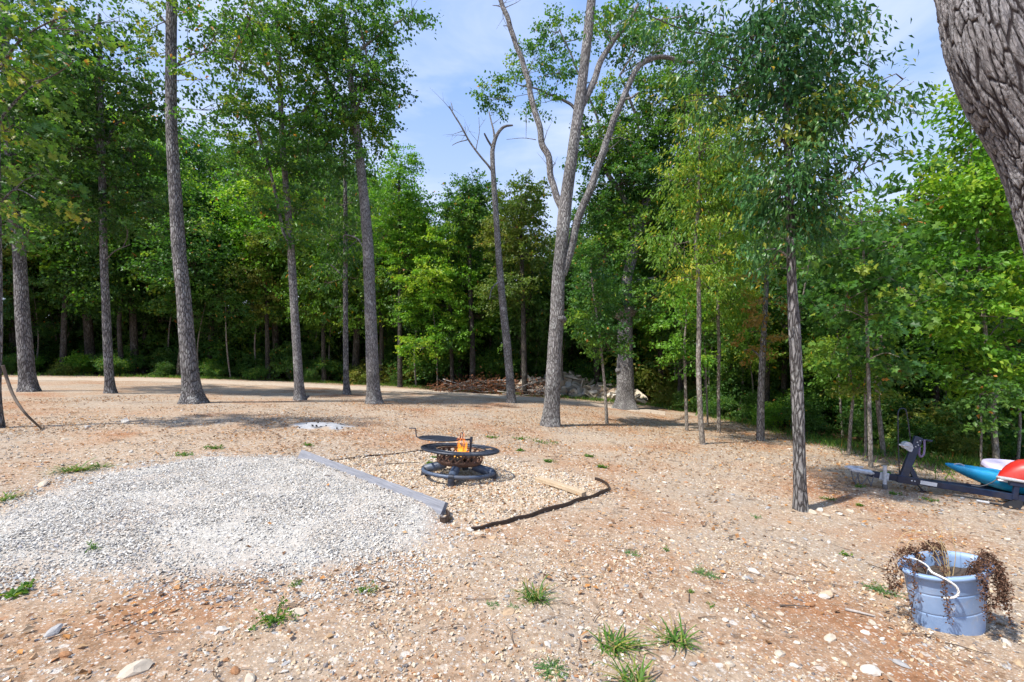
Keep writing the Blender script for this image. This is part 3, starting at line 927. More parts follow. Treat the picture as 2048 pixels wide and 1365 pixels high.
TREES = {}
def tree(name, label, base, trunk, limbs=(), blobs=(), leaf='oak', kind='oak', size=0.13, bark='bark', group=None, flare=0.35,
         cover=1.5, seed=1, cat='tree', droop=0.25, per=26, dz=1.0, sides=18, lean=0.0, knots=(), twigs=True, spread=1.0, bare=False):
    rng = np.random.default_rng(seed * 17 + 3)
    b = hit(*base)
    Y0 = b[1]
    root = empty(name, b)
    tag(root, label, cat, group)
    pts, rad = [], []
    top = trunk[-1][1]
    for k, (px, py, w) in enumerate(trunk):
        t = (base[1] - py) / max(1.0, base[1] - top)
        Y = Y0 + lean * t
        p = at(px, py, Y)
        if k == 0:
            p = b - np.array([0, 0, 0.12])
        pts.append(p); rad.append(max(0.78 * w / FPX * Y / 2 / math.hypot(1, (px - CX) / FPX), 0.006))
    Pp, Rr = smooth_path(pts, rad, 0.12)
    mb = MB()
    rf = bark_rough(seed, 0.06, flare * 1.0, b[2], 5, 0.28)
    tube(mb, Pp, Rr, sides, True, 0, rough=rf)
    for px, py, w in knots:                                 # burls and branch collars on the stem
        q = at(px, py, Y0); d = np.argmin(np.linalg.norm(Pp - q, axis=1))
        V, Fc = ICO2
        rr_ = w / FPX * Y0
        mb.add(V * np.array([rr_, rr_, rr_ * 0.8]) * (1 + 0.12 * rng.normal(0, 1, (len(V), 1))) + q - np.array([0, Rr[d] * 0.3, 0]), Fc, 0, None, 0, True)
    mb.build("trunk", M[bark], root, b)
    skel = [Pp]
    for lb in limbs:
        lb = list(lb)
        side = rng.uniform(-0.8, 0.8)
        lp, lr = [], []
        for k, (px, py, w) in enumerate(lb):
            Yl = Y0 + lean * 0.5 + side * k / max(1, len(lb) - 1) * min(1.0, len(lb) / 4)
            lp.append(at(px, py, Yl)); lr.append(max(0.78 * w / FPX * Yl / 2 / math.hypot(1, (px - CX) / FPX), 0.004))
        j = np.argmin(np.linalg.norm(Pp - lp[0], axis=1))
        LP, LR = smooth_path(lp, lr, 0.10)
        kk = np.stack([vnoise(LP * 2.3 + 7 * c_, 40 + c_) for c_ in range(3)], -1) - 0.5
        LP = LP + kk * (np.minimum(np.linspace(0, 6, len(LP)), 1) * np.maximum(LR, .03) * 1.6)[:, None]
        m2 = MB()
        tube(m2, LP, LR, max(6, sides - 6), True, 0, rough=bark_rough(seed + 31, 0.08, 0))
        if bare and len(LP) > 8:
            for k in range(int(len(LP) * 0.16)):
                j0 = rng.integers(3, len(LP) - 1)
                dd = unit(rng.normal(0, 1, 3) + [0, 0, .5]); ll = rng.uniform(.25, .9)
                q1 = LP[j0] + dd * ll * .5 + rng.normal(0, .05, 3); q2 = LP[j0] + dd * ll + rng.normal(0, .12, 3)
                tube(m2, [LP[j0], q1, q2], [min(.016, LR[j0] * .5), .007, .002], 4, False)
                tube(m2, [q1, q1 + unit(rng.normal(0, 1, 3)) * ll * .4], [.005, .0015], 3, False)
        m2.build("branch", M[bark], root, b)
        skel.append(LP)
    skel = np.vstack(skel)
    if blobs:
        bl = []
        for q in blobs:
            px, py, rx, ry = q[:4]
            cv = (q[4] if len(q) > 4 else cover) * (0.42 if seed == 1 else 0.6 if seed <= 7 else 1.0)
            off = q[5] if len(q) > 5 else rng.uniform(-0.5, 0.5)
            Y = Y0 + lean * 0.5 + off * rx / FPX * Y0 * dz
            bl.append((at(px, py, Y), np.array([rx, rx * dz, ry]) / FPX * Y, cv))
        mc = MB()
        crown(mc, bl, size, kind, rng, skel, per, droop, twigs=twigs, spread=spread)
        mc.build("crown", [M[leaf], M['twig']], root, b)
    TREES[name + str(seed)] = root
    return root

# --- the stand of trees across the yard
tree("oak_tree", "rough oak with lobed yellowing leaves and a bent stick leaning on it", (-6, 856),
     [(-6, 856, 34), (-8, 780, 28), (-4, 650, 26), (-6, 450, 25), (-10, 200, 24), (-14, -60, 22)],
     [[(-6, 420, 9), (30, 380, 6), (70, 400, 4)], [(-8, 260, 10), (40, 190, 7), (110, 150, 4)], [(-10, 150, 10), (50, 70, 7), (130, 30, 4)]],
     [(40, 60, 85, 75), (120, 40, 70, 50), (60, 150, 70, 50), (20, 250, 60, 55), (80, 340, 40, 28), (30, 395, 55, 40), (-60, 300, 90, 120), (50, 470, 45, 25), (-70, 100, 120, 120), (150, 110, 45, 35)],
     'oak_yellow', 'lobed', 0.125, seed=1, cover=1.1)
tree("oak_tree", "thick dark-barked oak with flared roots standing beside the lane", (57, 783),
     [(57, 783, 52), (55, 760, 46), (46, 640, 42), (38, 500, 37), (26, 400, 33), (18, 250, 30), (8, 60, 26), (4, -80, 24)],
     [[(22, 330, 14), (70, 250, 9), (130, 200, 5)], [(16, 220, 14), (60, 120, 9), (120, 60, 5)]],
     [(60, 210, 90, 75), (140, 250, 75, 60), (20, 330, 70, 60), (90, 120, 85, 60), (90, 370, 75, 50), (150, 60, 90, 45), (230, 35, 60, 30, 0.9), (30, 440, 60, 35), (-60, 250, 90, 110), (30, 20, 110, 50)],
     'dark', 'oak', 0.15, seed=2, flare=0.45)
tree("oak_tree", "slim straight oak under a dense dark crown with a small stub at its foot", (221, 787),
     [(221, 787, 32), (219, 760, 26), (212, 620, 23), (206, 450, 21), (204, 300, 19), (200, 120, 14), (198, 30, 8)],
     [[(205, 330, 12), (180, 260, 8), (130, 220, 4)], [(205, 300, 12), (235, 250, 8), (290, 215, 4)], [(209, 520, 5), (235, 500, 3), (260, 490, 2)]],
     [(200, 215, 100, 65), (150, 300, 80, 50), (260, 290, 70, 55), (230, 365, 75, 40), (140, 380, 60, 42), (220, 130, 80, 50), (280, 210, 60, 50), (120, 240, 60, 50), (290, 400, 45, 35), (170, 440, 55, 30), (255, 450, 40, 25)],
     'dark', 'oak', 0.15, seed=3, flare=0.3, cover=1.9)
tree("oak_tree", "tall thick oak with pale lichen on its bark and a wide flared foot", (388, 807),
     [(388, 807, 56), (384, 780, 48), (376, 700, 43), (364, 560, 39), (356, 480, 38), (350, 380, 35), (343, 250, 32), (342, 120, 31), (344, 0, 29), (346, -120, 26)],
     [[(345, 140, 8), (380, 110, 6), (430, 105, 5), (490, 130, 3)], [(343, 60, 8), (310, 20, 6), (270, -10, 4)], [(348, 135, 5), (375, 125, 3), (395, 115, 2)]],
     [(430, 60, 60, 45, 0.9), (480, 130, 55, 45, 0.9), (400, 150, 40, 40, 0.8), (300, 50, 45, 40, 0.7), (420, 210, 45, 45, 0.8), (380, 20, 60, 35, 0.9), (500, 30, 70, 40), (300, 110, 28, 30, 0.6)],
     'oak_yellow', 'oak', 0.14, seed=4, flare=0.5, sides=24)
tree("oak_tree", "grey oak with pale streaks down the trunk and a broken white limb", (600, 801),
     [(600, 801, 28), (598, 770, 25), (590, 640, 22), (582, 500, 20), (576, 420, 18), (565, 280, 15), (558, 120, 12), (556, -20, 9)],
     [[(583, 500, 10), (566, 455, 9), (545, 360, 8), (520, 280, 7), (505, 225, 5)], [(566, 290, 8), (600, 230, 6), (640, 170, 4)], [(562, 200, 8), (520, 140, 6), (480, 100, 4)], [(603, 800, 14), (612, 795, 10), (618, 792, 6)]],
     [(560, 230, 85, 60), (610, 320, 60, 60), (530, 330, 60, 60), (560, 120, 80, 60), (500, 220, 50, 50), (580, 410, 55, 50), (590, 470, 45, 28), (620, 60, 70, 50), (480, 60, 60, 50), (530, 20, 80, 40), (470, 300, 40, 50, 1.1), (640, 240, 45, 50)],
     'oak', 'oak', 0.14, 'bark_pale', seed=5, flare=0.35)
tree("hickory_tree", "slender hickory with long drooping dark leaflets between two bigger oaks", (694, 789),
     [(694, 789, 18), (692, 740, 14), (691, 600, 13), (691, 450, 11), (690, 330, 9), (688, 220, 6)],
     [[(691, 560, 4), (660, 530, 3), (640, 540, 2)], [(691, 500, 4), (720, 480, 3), (745, 490, 2)]],
     [(680, 400, 60, 45), (660, 470, 45, 40), (705, 470, 45, 40), (690, 330, 50, 50), (650, 560, 32, 22), (715, 550, 30, 25), (670, 610, 28, 20), (690, 520, 45, 30)],
     'dark', 'ellip', 0.17, 'bark', seed=6, flare=0.3, droop=0.6, cover=1.3)
tree("oak_tree", "tall oak with patchy lichen bark and a leafy crown reaching over the clearing", (749, 808),
     [(749, 808, 40), (747, 780, 35), (742, 650, 31), (736, 500, 28), (730, 420, 26), (722, 340, 24), (712, 250, 20), (700, 150, 15), (684, 20, 10), (680, -60, 8)],
     [[(716, 290, 14), (690, 215, 12), (650, 150, 10), (620, 80, 7), (600, 20, 5)], [(702, 165, 8), (715, 110, 7), (760, 70, 5), (805, 40, 3)], [(710, 230, 8), (735, 150, 6), (722, 60, 5), (700, 0, 4)], [(738, 520, 5), (715, 480, 4), (690, 470, 3)], [(706, 190, 5), (760, 92, 3), (795, 90, 2)]],
     [(720, 190, 70, 55), (690, 250, 60, 55), (765, 150, 45, 45), (720, 110, 70, 50), (650, 110, 55, 50), (770, 40, 55, 35), (825, 20, 35, 25), (700, 30, 90, 45), (620, 50, 60, 50), (750, 220, 40, 40), (680, 300, 55, 40), (625, 170, 35, 35), (730, 270, 40, 35)],
     'oak', 'oak', 0.145, 'bark_pale', seed=7, flare=0.3, sides=22)
tree("dead_tree", "leafless grey snag with a long bare side branch against the sky", (1023, 806),
     [(1023, 806, 25), (1020, 760, 21), (1013, 680, 20), (1003, 580, 18), (996, 490, 16), (990, 400, 14), (985, 320, 12), (986, 295, 11), (994, 270, 9), (1008, 254, 7), (1026, 251, 4)],
     [[(986, 345, 6), (965, 318, 5), (940, 285, 4.5), (918, 245, 4), (897, 212, 3)], [(986, 298, 6), (976, 282, 5), (968, 268, 4)], [(935, 280, 2.5), (918, 285, 2), (905, 292, 1.4)], [(952, 300, 2), (958, 268, 1.5), (958, 235, 1)], [(989, 278, 5), (984, 250, 4), (978, 225, 2.5)], [(905, 222, 2), (904, 210, 1.4), (901, 203, 1)], [(1001, 560, 4), (985, 575, 3), (978, 600, 2)]],
     [], bark='bark_pale', seed=8, flare=0.15, sides=14, bare=True)
tree("oak_tree", "forked oak with three bare pale stems rising from one trunk", (1101, 852),
     [(1101, 852, 46), (1103, 820, 42), (1108, 720, 37), (1114, 640, 36), (1117, 560, 34), (1125, 470, 33), (1132, 400, 32), (1146, 300, 29), (1160, 200, 27), (1172, 100, 25), (1183, 0, 23), (1194, -120, 20)],
     [[(1128, 425, 20), (1110, 385, 17), (1088, 300, 16), (1072, 230, 15), (1055, 160, 14), (1035, 90, 13), (1012, 30, 12), (985, -30, 10)],
      [(1125, 550, 22), (1140, 500, 21), (1160, 430, 20), (1190, 350, 19), (1215, 280, 18), (1243, 210, 16), (1262, 160, 15), (1285, 130, 14), (1318, 116, 12), (1360, 122, 9), (1412, 128, 4)],
      [(1162, 215, 18), (1185, 170, 17), (1205, 115, 15), (1228, 82, 13), (1258, 48, 10), (1275, 10, 8)],
      [(1248, 200, 6), (1265, 195, 6), (1278, 185, 4)], [(1020, 45, 4), (1005, 18, 3), (985, 12, 1.5)], [(1340, 118, 3), (1352, 135, 2), (1338, 155, 1)], [(1072, 280, 2), (1045, 277, 1.5), (1012, 280, 1)]],
     [(1230, 60, 45, 30, 0.6), (1265, 30, 50, 30, 0.7)], 'oak', 'oak', 0.14, 'bark_pale', seed=9, flare=0.2, sides=24, bare=True, knots=((1121, 640, 12), (1108, 650, 8)))
tree("oak_tree", "old knobbly oak with a wide white-streaked base beside the rubble heap", (1251, 818),
     [(1251, 818, 56), (1251, 800, 46), (1250, 720, 40), (1250, 640, 37), (1250, 620, 34), (1254, 560, 28), (1268, 500, 26), (1283, 450, 20), (1290, 400, 15), (1298, 340, 9)],
     [[(1283, 500, 8), (1262, 470, 7), (1258, 440, 6), (1240, 415, 5), (1231, 395, 3)], [(1280, 470, 14), (1250, 400, 13), (1210, 340, 12), (1180, 290, 10), (1150, 220, 8), (1090, 185, 5), (1040, 170, 3)], [(1288, 430, 12), (1310, 370, 10), (1345, 310, 8), (1370, 240, 5)], [(1256, 570, 10), (1280, 560, 8), (1310, 555, 5)], [(1295, 330, 9), (1270, 230, 7), (1240, 150, 5)], [(1200, 325, 8), (1195, 240, 6), (1150, 130, 5), (1120, 60, 3)]],
     [(1062, 120, 45, 30, .9), (985, 195, 30, 24, 1.1), (1018, 165, 28, 18, .8), (1110, 60, 45, 34, .8), (1085, 200, 34, 24, .8), (1120, 140, 40, 28, .8), (1200, 250, 42, 45, 1.1), (1215, 170, 28, 34, .8), (1280, 270, 60, 60), (1330, 200, 55, 50), (1270, 90, 48, 38, .9), (1340, 80, 50, 40, .9), (1380, 160, 52, 48), (1300, 40, 50, 30, .8), (1190, 60, 40, 34, .6), (1240, 300, 50, 50), (1290, 170, 38, 28, .8), (1370, 270, 60, 60), (1250, 350, 70, 45), (1330, 370, 75, 55), (1180, 300, 40, 40, 1.1), (1200, 420, 55, 45), (1290, 440, 75, 40), (1210, 510, 60, 50), (1330, 510, 60, 50), (1300, 590, 55, 45), (1200, 590, 45, 40), (1360, 440, 45, 50), (1400, 340, 45, 50)],
     'oak', 'oak', 0.15, 'bark_pale', seed=10, flare=0.35, cover=1.6, sides=24, knots=((1240, 625, 20), (1258, 622, 16), (1258, 683, 8), (1236, 742, 7), (1244, 742, 6)))
tree("maple_sapling", "leaning pole-thin sapling with a small round crown in front of the rubble heap", (1214, 848),
     [(1214, 848, 9), (1210, 780, 8), (1204, 720, 7.5), (1196, 650, 6), (1187, 590, 5), (1182, 540, 3)], [], [(1190, 660, 50, 32), (1205, 690, 36, 20), (1190, 610, 38, 35), (1180, 560, 35, 30), (1160, 640, 30, 20)],
     'oak', 'oak', 0.12, 'bark_smooth', seed=11, flare=0.1, sides=10)
tree("ash_sapling", "thin bare pole of a young tree close beside a taller slim crooked tree", (1374, 862),
     [(1374, 862, 9), (1371, 780, 8), (1369, 700, 7), (1372, 640, 5), (1375, 590, 3)], [], [(1375, 720, 30, 25), (1360, 640, 35, 35), (1380, 590, 40, 35), (1350, 690, 25, 15)],
     'maple', 'oak', 0.12, 'bark_smooth', seed=12, flare=0.1, sides=10)
tree("elm_tree", "tall slim crooked tree with mottled pale bark and yellow-green leaves", (1406, 889),
     [(1406, 889, 14), (1401, 830, 14), (1397, 740, 13), (1398, 650, 12), (1397, 560, 11), (1391, 480, 10), (1396, 420, 9), (1398, 330, 7), (1400, 230, 4)],
     [[(1394, 500, 4), (1425, 490, 3), (1450, 510, 2)]],
     [(1400, 300, 60, 50), (1450, 260, 55, 45), (1420, 220, 55, 35), (1370, 360, 45, 40), (1440, 360, 60, 50), (1470, 320, 45, 45), (1400, 420, 50, 40), (1460, 430, 60, 50), (1500, 380, 55, 50), (1490, 300, 50, 45), (1480, 500, 50, 45), (1350, 480, 45, 45), (1380, 550, 45, 40), (1430, 520, 40, 30)],
     'lime', 'ellip', 0.10, 'bark_smooth', seed=13, flare=0.1, sides=12, droop=0.6)
tree("elm_tree", "straight slim tree with mottled grey bark behind the crooked one", (1438, 866),
     [(1438, 866, 10), (1437, 780, 9), (1438, 700, 9), (1436, 620, 8), (1438, 540, 6), (1440, 450, 4)], [],
     [(1440, 580, 45, 35), (1460, 520, 50, 40), (1430, 640, 30, 18, 1.0), (1480, 600, 45, 40), (1450, 460, 50, 40)],
     'lime', 'ellip', 0.11, 'bark_smooth', seed=14, flare=0.1, sides=10, droop=0.5)
tree("ash_sapling", "very thin dark pole between two slim mottled trees", (1416, 852), [(1416, 852, 5), (1413, 780, 5), (1410, 700, 4), (1405, 640, 3)], [],
     [(1408, 650, 25, 22), (1400, 610, 30, 20)], 'dark', 'oak', 0.12, 'bark_smooth', seed=15, flare=0.1, sides=8)
tree("oak_tree", "pale-stemmed small oak with rusty brown leaves on its lower boughs", (1520, 882),
     [(1520, 882, 22), (1521, 850, 20), (1523, 760, 18), (1528, 660, 15), (1533, 560, 12), (1536, 470, 8), (1538, 400, 5)], [[(1525, 720, 6), (1505, 700, 4), (1490, 700, 2)]],
     [(1520, 715, 26, 18, .6), (1545, 680, 22, 24, .6), (1530, 610, 34, 30, .7), (1505, 560, 34, 30, .7), (1500, 660, 24, 16, .6)],
     'brown', 'oak', 0.12, 'bark_pale', seed=16, flare=0.15, sides=14)
tree("cherry_tree", "mottled-barked tree with long glossy drooping leaves and white stones at its foot", (1602, 1021),
     [(1602, 1021, 38), (1600, 980, 33), (1598, 880, 32), (1594, 760, 32), (1589, 660, 31), (1585, 590, 27), (1582, 520, 24), (1580, 420, 21), (1577, 310, 18), (1572, 200, 15), (1566, 80, 12), (1560, -60, 9)],
     [[(1582, 480, 8), (1640, 420, 6), (1710, 350, 4), (1790, 312, 2)], [(1580, 350, 8), (1650, 290, 6), (1740, 215, 4), (1830, 160, 2)], [(1578, 300, 8), (1530, 230, 6), (1470, 130, 4), (1440, 40, 3)], [(1574, 220, 7), (1640, 150, 5), (1690, 100, 3), (1760, 10, 2)], [(1583, 520, 7), (1560, 500, 5), (1530, 500, 3)], [(1580, 450, 7), (1650, 400, 5), (1720, 380, 3)]],
     [(1585, 500, 60, 40, 1.5), (1590, 430, 75, 45), (1560, 370, 70, 50), (1620, 340, 75, 50), (1570, 270, 80, 55), (1640, 230, 65, 50), (1550, 180, 85, 55), (1640, 140, 70, 45), (1690, 200, 50, 35), (1600, 70, 90, 50), (1500, 90, 70, 50), (1440, 50, 60, 40, 1.1), (1700, 90, 55, 45, 1.2), (1370, 40, 70, 35, 1.0), (1300, 25, 55, 28, 0.9), (1470, 180, 45, 40, 1.1), (1710, 330, 40, 22, 1.1), (1760, 290, 35, 15, 0.9), (1750, 190, 40, 20, 0.9), (1800, 160, 35, 15, 0.8), (1560, 20, 110, 40), (1420, 110, 55, 40, 1.0), (1380, 180, 40, 40, 0.8), (1660, 400, 45, 25, 1.1)],
     'glossy', 'ellip', 0.09, 'bark', seed=17, flare=0.18, sides=24, droop=0.55, cover=2.6, per=40)
tree("dogwood_sapling", "leaning thin brown stem with yellow-green leaves behind the boat trailer's hitch", (1697, 908),
     [(1697, 908, 11), (1701, 850, 9), (1706, 790, 8), (1700, 740, 5), (1694, 690, 3)], [], [(1695, 745, 45, 25), (1680, 715, 40, 20), (1720, 770, 30, 18), (1700, 690, 35, 22)],
     'lime', 'oak', 0.11, 'bark_smooth', seed=18, flare=0.1, sides=10)
tree("oak_tree", "slim pale young oak with tiers of broad lobed leaves by the trailer's hitch", (1742, 936),
     [(1742, 936, 14), (1740, 860, 12), (1737, 760, 11), (1734, 660, 9), (1730, 560, 8), (1724, 460, 6), (1720, 400, 3)], [[(1736, 720, 4), (1770, 705, 3), (1800, 715, 2)], [(1735, 640, 4), (1690, 620, 3), (1660, 640, 2)]],
     [(1745, 715, 70, 26), (1720, 675, 60, 25), (1730, 625, 65, 32), (1710, 560, 65, 38), (1735, 500, 60, 35), (1715, 440, 55, 35), (1770, 690, 40, 20), (1690, 590, 45, 25), (1760, 560, 40, 30), (1680, 490, 45, 35)],
     'oak', 'lobed', 0.14, 'bark_smooth', seed=19, flare=0.12, sides=12, cover=1.4)
tree("dogwood_sapling", "thin straight pole growing right behind the slim pale young oak", (1731, 914), [(1731, 914, 8), (1731, 850, 7), (1730, 780, 6), (1733, 720, 4)], [], [(1745, 740, 35, 20), (1720, 780, 25, 14)],
     'olive', 'oak', 0.11, 'bark_smooth', seed=20, flare=0.1, sides=8)
tree("maple_tree", "leafy maple with a pale trunk rising behind the kayaks", (1994, 938),
     [(1994, 938, 20), (1990, 880, 18), (1984, 800, 16), (1974, 700, 14), (1964, 600, 12), (1955, 480, 10), (1946, 360, 8), (1940, 240, 5)], [[(1985, 790, 5), (1950, 760, 4), (1915, 765, 2)], [(1972, 680, 5), (2010, 640, 4), (2040, 640, 2)]],
     [(1960, 740, 75, 40), (1920, 690, 55, 35), (2010, 690, 60, 45), (1950, 620, 85, 50), (2020, 590, 60, 50), (1930, 540, 80, 50), (2000, 500, 70, 50), (1920, 450, 75, 50), (1980, 410, 70, 45), (1940, 350, 65, 45), (2010, 370, 50, 60), (1970, 280, 55, 45), (1900, 390, 45, 35), (2040, 760, 45, 30), (2030, 450, 40, 50), (1950, 210, 45, 40, 1.1), (1925, 240, 30, 40, 0.9)],
     'maple', 'oak', 0.14, 'bark_smooth', seed=21, flare=0.15, sides=14, cover=1.5)
tree("ash_sapling", "thin grey pole standing behind the blue kayak's bow", (1963, 948), [(1963, 948, 7), (1962, 900, 6.5), (1963, 850, 6), (1960, 790, 4)], [], [(1958, 810, 35, 22), (1945, 850, 25, 15), (1970, 780, 35, 20)],
     'dark', 'oak', 0.12, 'bark_smooth', seed=22, flare=0.1, sides=8)
tree("maple_tree", "bright green maple lit by the sun at the back of the clearing", (905, 779), [(905, 779, 12), (903, 700, 10), (900, 600, 8), (898, 500, 5)], [],
     [(890, 500, 60, 35), (850, 550, 55, 38), (930, 560, 55, 40), (890, 610, 70, 35), (840, 620, 45, 35), (950, 630, 45, 35), (900, 670, 55, 30), (850, 690, 45, 25)],
     'maple', 'oak', 0.17, 'bark_dark', seed=23, flare=0.1, sides=10, cover=1.7)
tree("oak_tree", "olive and rusty coloured tree on the skyline behind the bare snag", (1050, 792), [(1050, 792, 16), (1048, 700, 14), (1045, 560, 11), (1040, 420, 6)], [],
     [(1040, 400, 45, 40), (1060, 380, 30, 25), (1030, 450, 50, 40), (1050, 500, 45, 40), (1000, 480, 35, 40), (1020, 570, 50, 35), (990, 590, 30, 30)],
     'olive', 'oak', 0.17, 'bark_dark', seed=24, flare=0.1, sides=10, cover=1.5)
tree("oak_tree", "dark crowned oak standing alone on the skyline at the clearing's back", (945, 782), [(945, 782, 16), (945, 700, 14), (940, 560, 11), (938, 400, 6)], [],
     [(935, 385, 40, 30), (915, 410, 35, 30), (960, 400, 35, 35), (930, 440, 50, 35), (960, 470, 35, 35)],
     'oak', 'oak', 0.17, 'bark_dark', seed=25, flare=0.1, sides=10, cover=1.7)
tree("maple_tree", "pale sunlit tree on the skyline beside the tall lichen-barked oak", (800, 775), [(800, 775, 14), (800, 650, 12), (800, 480, 9), (798, 340, 5)], [],
     [(800, 330, 30, 35), (790, 380, 45, 40), (820, 440, 45, 35), (840, 400, 25, 22), (780, 460, 45, 40), (810, 510, 50, 35), (860, 460, 30, 25)],
     'maple', 'oak', 0.16, 'bark_dark', seed=26, flare=0.1, sides=10, cover=1.5)

# --- the big leaning trunk close by, with plated bark in real relief
def big_trunk():
    Yb = 2.95
    b0 = hit(2165, 1230)
    b = np.array([(2330 - CX) / FPX * Yb, Yb, 0.0]); b[2] = ground_z(b[0], b[1])
    root = empty("oak_tree", b)
    tag(root, "massive leaning oak trunk with deep plated bark close beside the blue tub", "tree")
    def path(pts, n):
        P = np.array([b - np.array([0, 0, .15]) if q is None else at(q[0], q[1], Yb + (q[3] if len(q) > 3 else 0)) for q in pts])
        R = np.array([0.31 if q is None else q[2] / FPX * Yb / 2 / 1.42 for q in pts])
        return smooth_path(P, R, n)
    def bark_tube(P, R, n, seed, knob=None):
        T = unit(np.gradient(P, axis=0)); U = np.tile(np.array([0, -1.0, 0]), (len(P), 1)); U = unit(U - T * np.sum(U * T, 1, keepdims=True)); W = np.cross(T, U)
        th = np.linspace(0, 2 * np.pi, n, endpoint=False)
        s = np.concatenate([[0], np.cumsum(np.linalg.norm(np.diff(P, axis=0), axis=1))])
        q = np.stack([np.cos(th)[None] * R[:, None], np.sin(th)[None] * R[:, None], (s * 0.20)[:, None] + 0 * th[None]], -1).reshape(-1, 3)
        wob = np.stack([vnoise(q * 14, 60 + k) for k in range(3)], -1) - 0.5
        big = vnoise(q * np.array([4.5, 4.5, 3.5]), seed + 5) - 0.5
        mid = np.abs(2 * vnoise(q * np.array([13, 13, 13]) + wob * 1.5, seed + 6) - 1)
        f1, f2 = worley(q * 25.0 + wob * 1.6, seed)
        g1, g2 = worley(q * 52.0 + wob * 1.2 + 5, seed + 9)
        e = np.clip((f2 - f1 - .02) / 0.13, 0, 1) * (0.55 + 0.45 * np.clip((g2 - g1) / 0.16, 0, 1))
        flake = vnoise(q * np.array([70, 70, 70]), seed + 4) + vnoise(q * np.array([150, 150, 150]), seed + 3) - 1
        hgt = vnoise(q * np.array([16, 16, 16]), seed + 8) - .5
        r = np.repeat(R, n) + 0.024 * big + 0.008 * (np.clip(mid / .5, 0, 1) - .7) + 0.013 * (e - .7) + 0.008 * hgt + 0.004 * flake
        rr_ = r.reshape(len(P), n)
        if knob:
            for ks, kt, kr, ka in knob:
                dth = np.angle(np.exp(1j * (th[None] - kt)))
                rr_ = rr_ + ka * np.exp(-(((s[:, None] - ks) / kr) ** 2 + (dth * R[:, None] / kr) ** 2))
        V = P[:, None] + rr_[..., None] * (np.cos(th)[None, :, None] * U[:, None] + np.sin(th)[None, :, None] * W[:, None])
        m = len(P)
        i = np.arange(m - 1)[:, None] * n; j = np.arange(n)[None]; j2 = (j + 1) % n
        Fq = np.stack([i + j, i + j2, i + n + j2, i + n + j], -1).reshape(-1, 4)
        return MB().add(V.reshape(-1, 3), Fq, e, q, 0, True)
    P, R = path([None, (2300, 1080, 172), (2215, 750, 160), (2150, 540, 168), (2118, 400, 176), (2092, 290, 205), (2040, 180, 225), (2000, 100, 215), (1975, 20, 200), (1950, -80, 185), (1920, -250, 165), (1900, -500, 140, .3)], 0.008)
    pyv = HY - (P[:, 2] - CAMZ) / P[:, 1] * FPX
    kp = ((pyv > -60) & (pyv < 560)) | (np.arange(len(P)) % 5 == 0)
    P, R = P[kp], R[kp]
    bark_tube(P, R, 270, 71, [(2.15, 0.35, 0.11, 0.05), (1.75, 5.6, 0.12, 0.035)]).build("trunk", M['bark_big'], root, b)
    P, R = path([(2080, 260, 170, .05), (2120, 150, 150, .15), (2190, 20, 130, .25), (2290, -150, 110, .3), (2400, -400, 90, .3)], 0.02)
    bark_tube(P, R, 120, 82).build("branch", M['bark_big'], root, b)
    return root
big_trunk()

# --- the wood behind: prototypes with parts, then copies
def proto(name, leaf, kind, size, seed, H=10.0, lo=0.22, w=2.3, nb=12, cover=1.3, bark='bark_dark'):
    rng = np.random.default_rng(seed)
    root = empty(name, (0, 0, 0))
    P, R = smooth_path([(0, 0, -.3), (rng.normal(0, .1), rng.normal(0, .1), H * .3), (rng.normal(0, .25), rng.normal(0, .25), H * .65), (rng.normal(0, .3), rng.normal(0, .3), H * .86)], [0.15, 0.12, 0.08, 0.02], 0.5)
    mb = MB(); tube(mb, P, R, 9, True, rough=bark_rough(seed, .06, .3, 0.0))
    mb.build("trunk", M[bark], root)
    bl = []
    for k in range(nb):
        t = (k + rng.random()) / nb
        z = H * (lo + (0.96 - lo) * t)
        rw = w * (0.35 + 0.65 * math.sin(math.pi * min(1, 0.18 + 0.80 * t))) * rng.uniform(.7, 1.1)
        a = rng.uniform(0, 6.28)
        d = rw * rng.uniform(0.2, 0.75)
        rb = rw * rng.uniform(0.5, 0.75)
        bl.append((np.array([d * math.cos(a), d * math.sin(a), z]), np.array([rb, rb, rb * rng.uniform(.5, .75)]), cover))
    mc = MB(); crown(mc, bl, size, kind, rng, P, 22, spread=1.3)
    mc.build("crown", [M[leaf], M['twig']], root)
    return root

MARKS = [(-200, "beyond the oak with the leaning stick"), (0, "behind the oak with the leaning stick"), (57, "behind the thick flared oak by the lane"), (221, "behind the slim dark-crowned oak"), (388, "behind the tall lichen-barked oak"),
         (600, "behind the grey oak with the broken limb"), (694, "behind the slender hickory"), (749, "behind the tall oak reaching over the clearing"), (905, "beside the sunlit maple"), (1023, "behind the bare snag"), (1101, "behind the forked oak"),
         (1180, "behind the rubble heap"), (1251, "behind the old knobbly oak"), (1374, "behind the thin ash pole"), (1420, "behind the crooked slim tree"), (1520, "behind the small rusty oak"), (1602, "behind the glossy-leaved tree"),
         (1742, "behind the young oak by the hitch"), (1840, "behind the trailer's winch post"), (1994, "behind the kayaks"), (2200, "behind the massive leaning trunk"), (2400, "beyond the massive leaning trunk")]
def where(px, off):
    m = min(MARKS, key=lambda q: abs(q[0] - px))[1]
    return ("at the wood's edge " if off < 2 else "inside the wood " if off < 7 else "deep in the wood ") + m

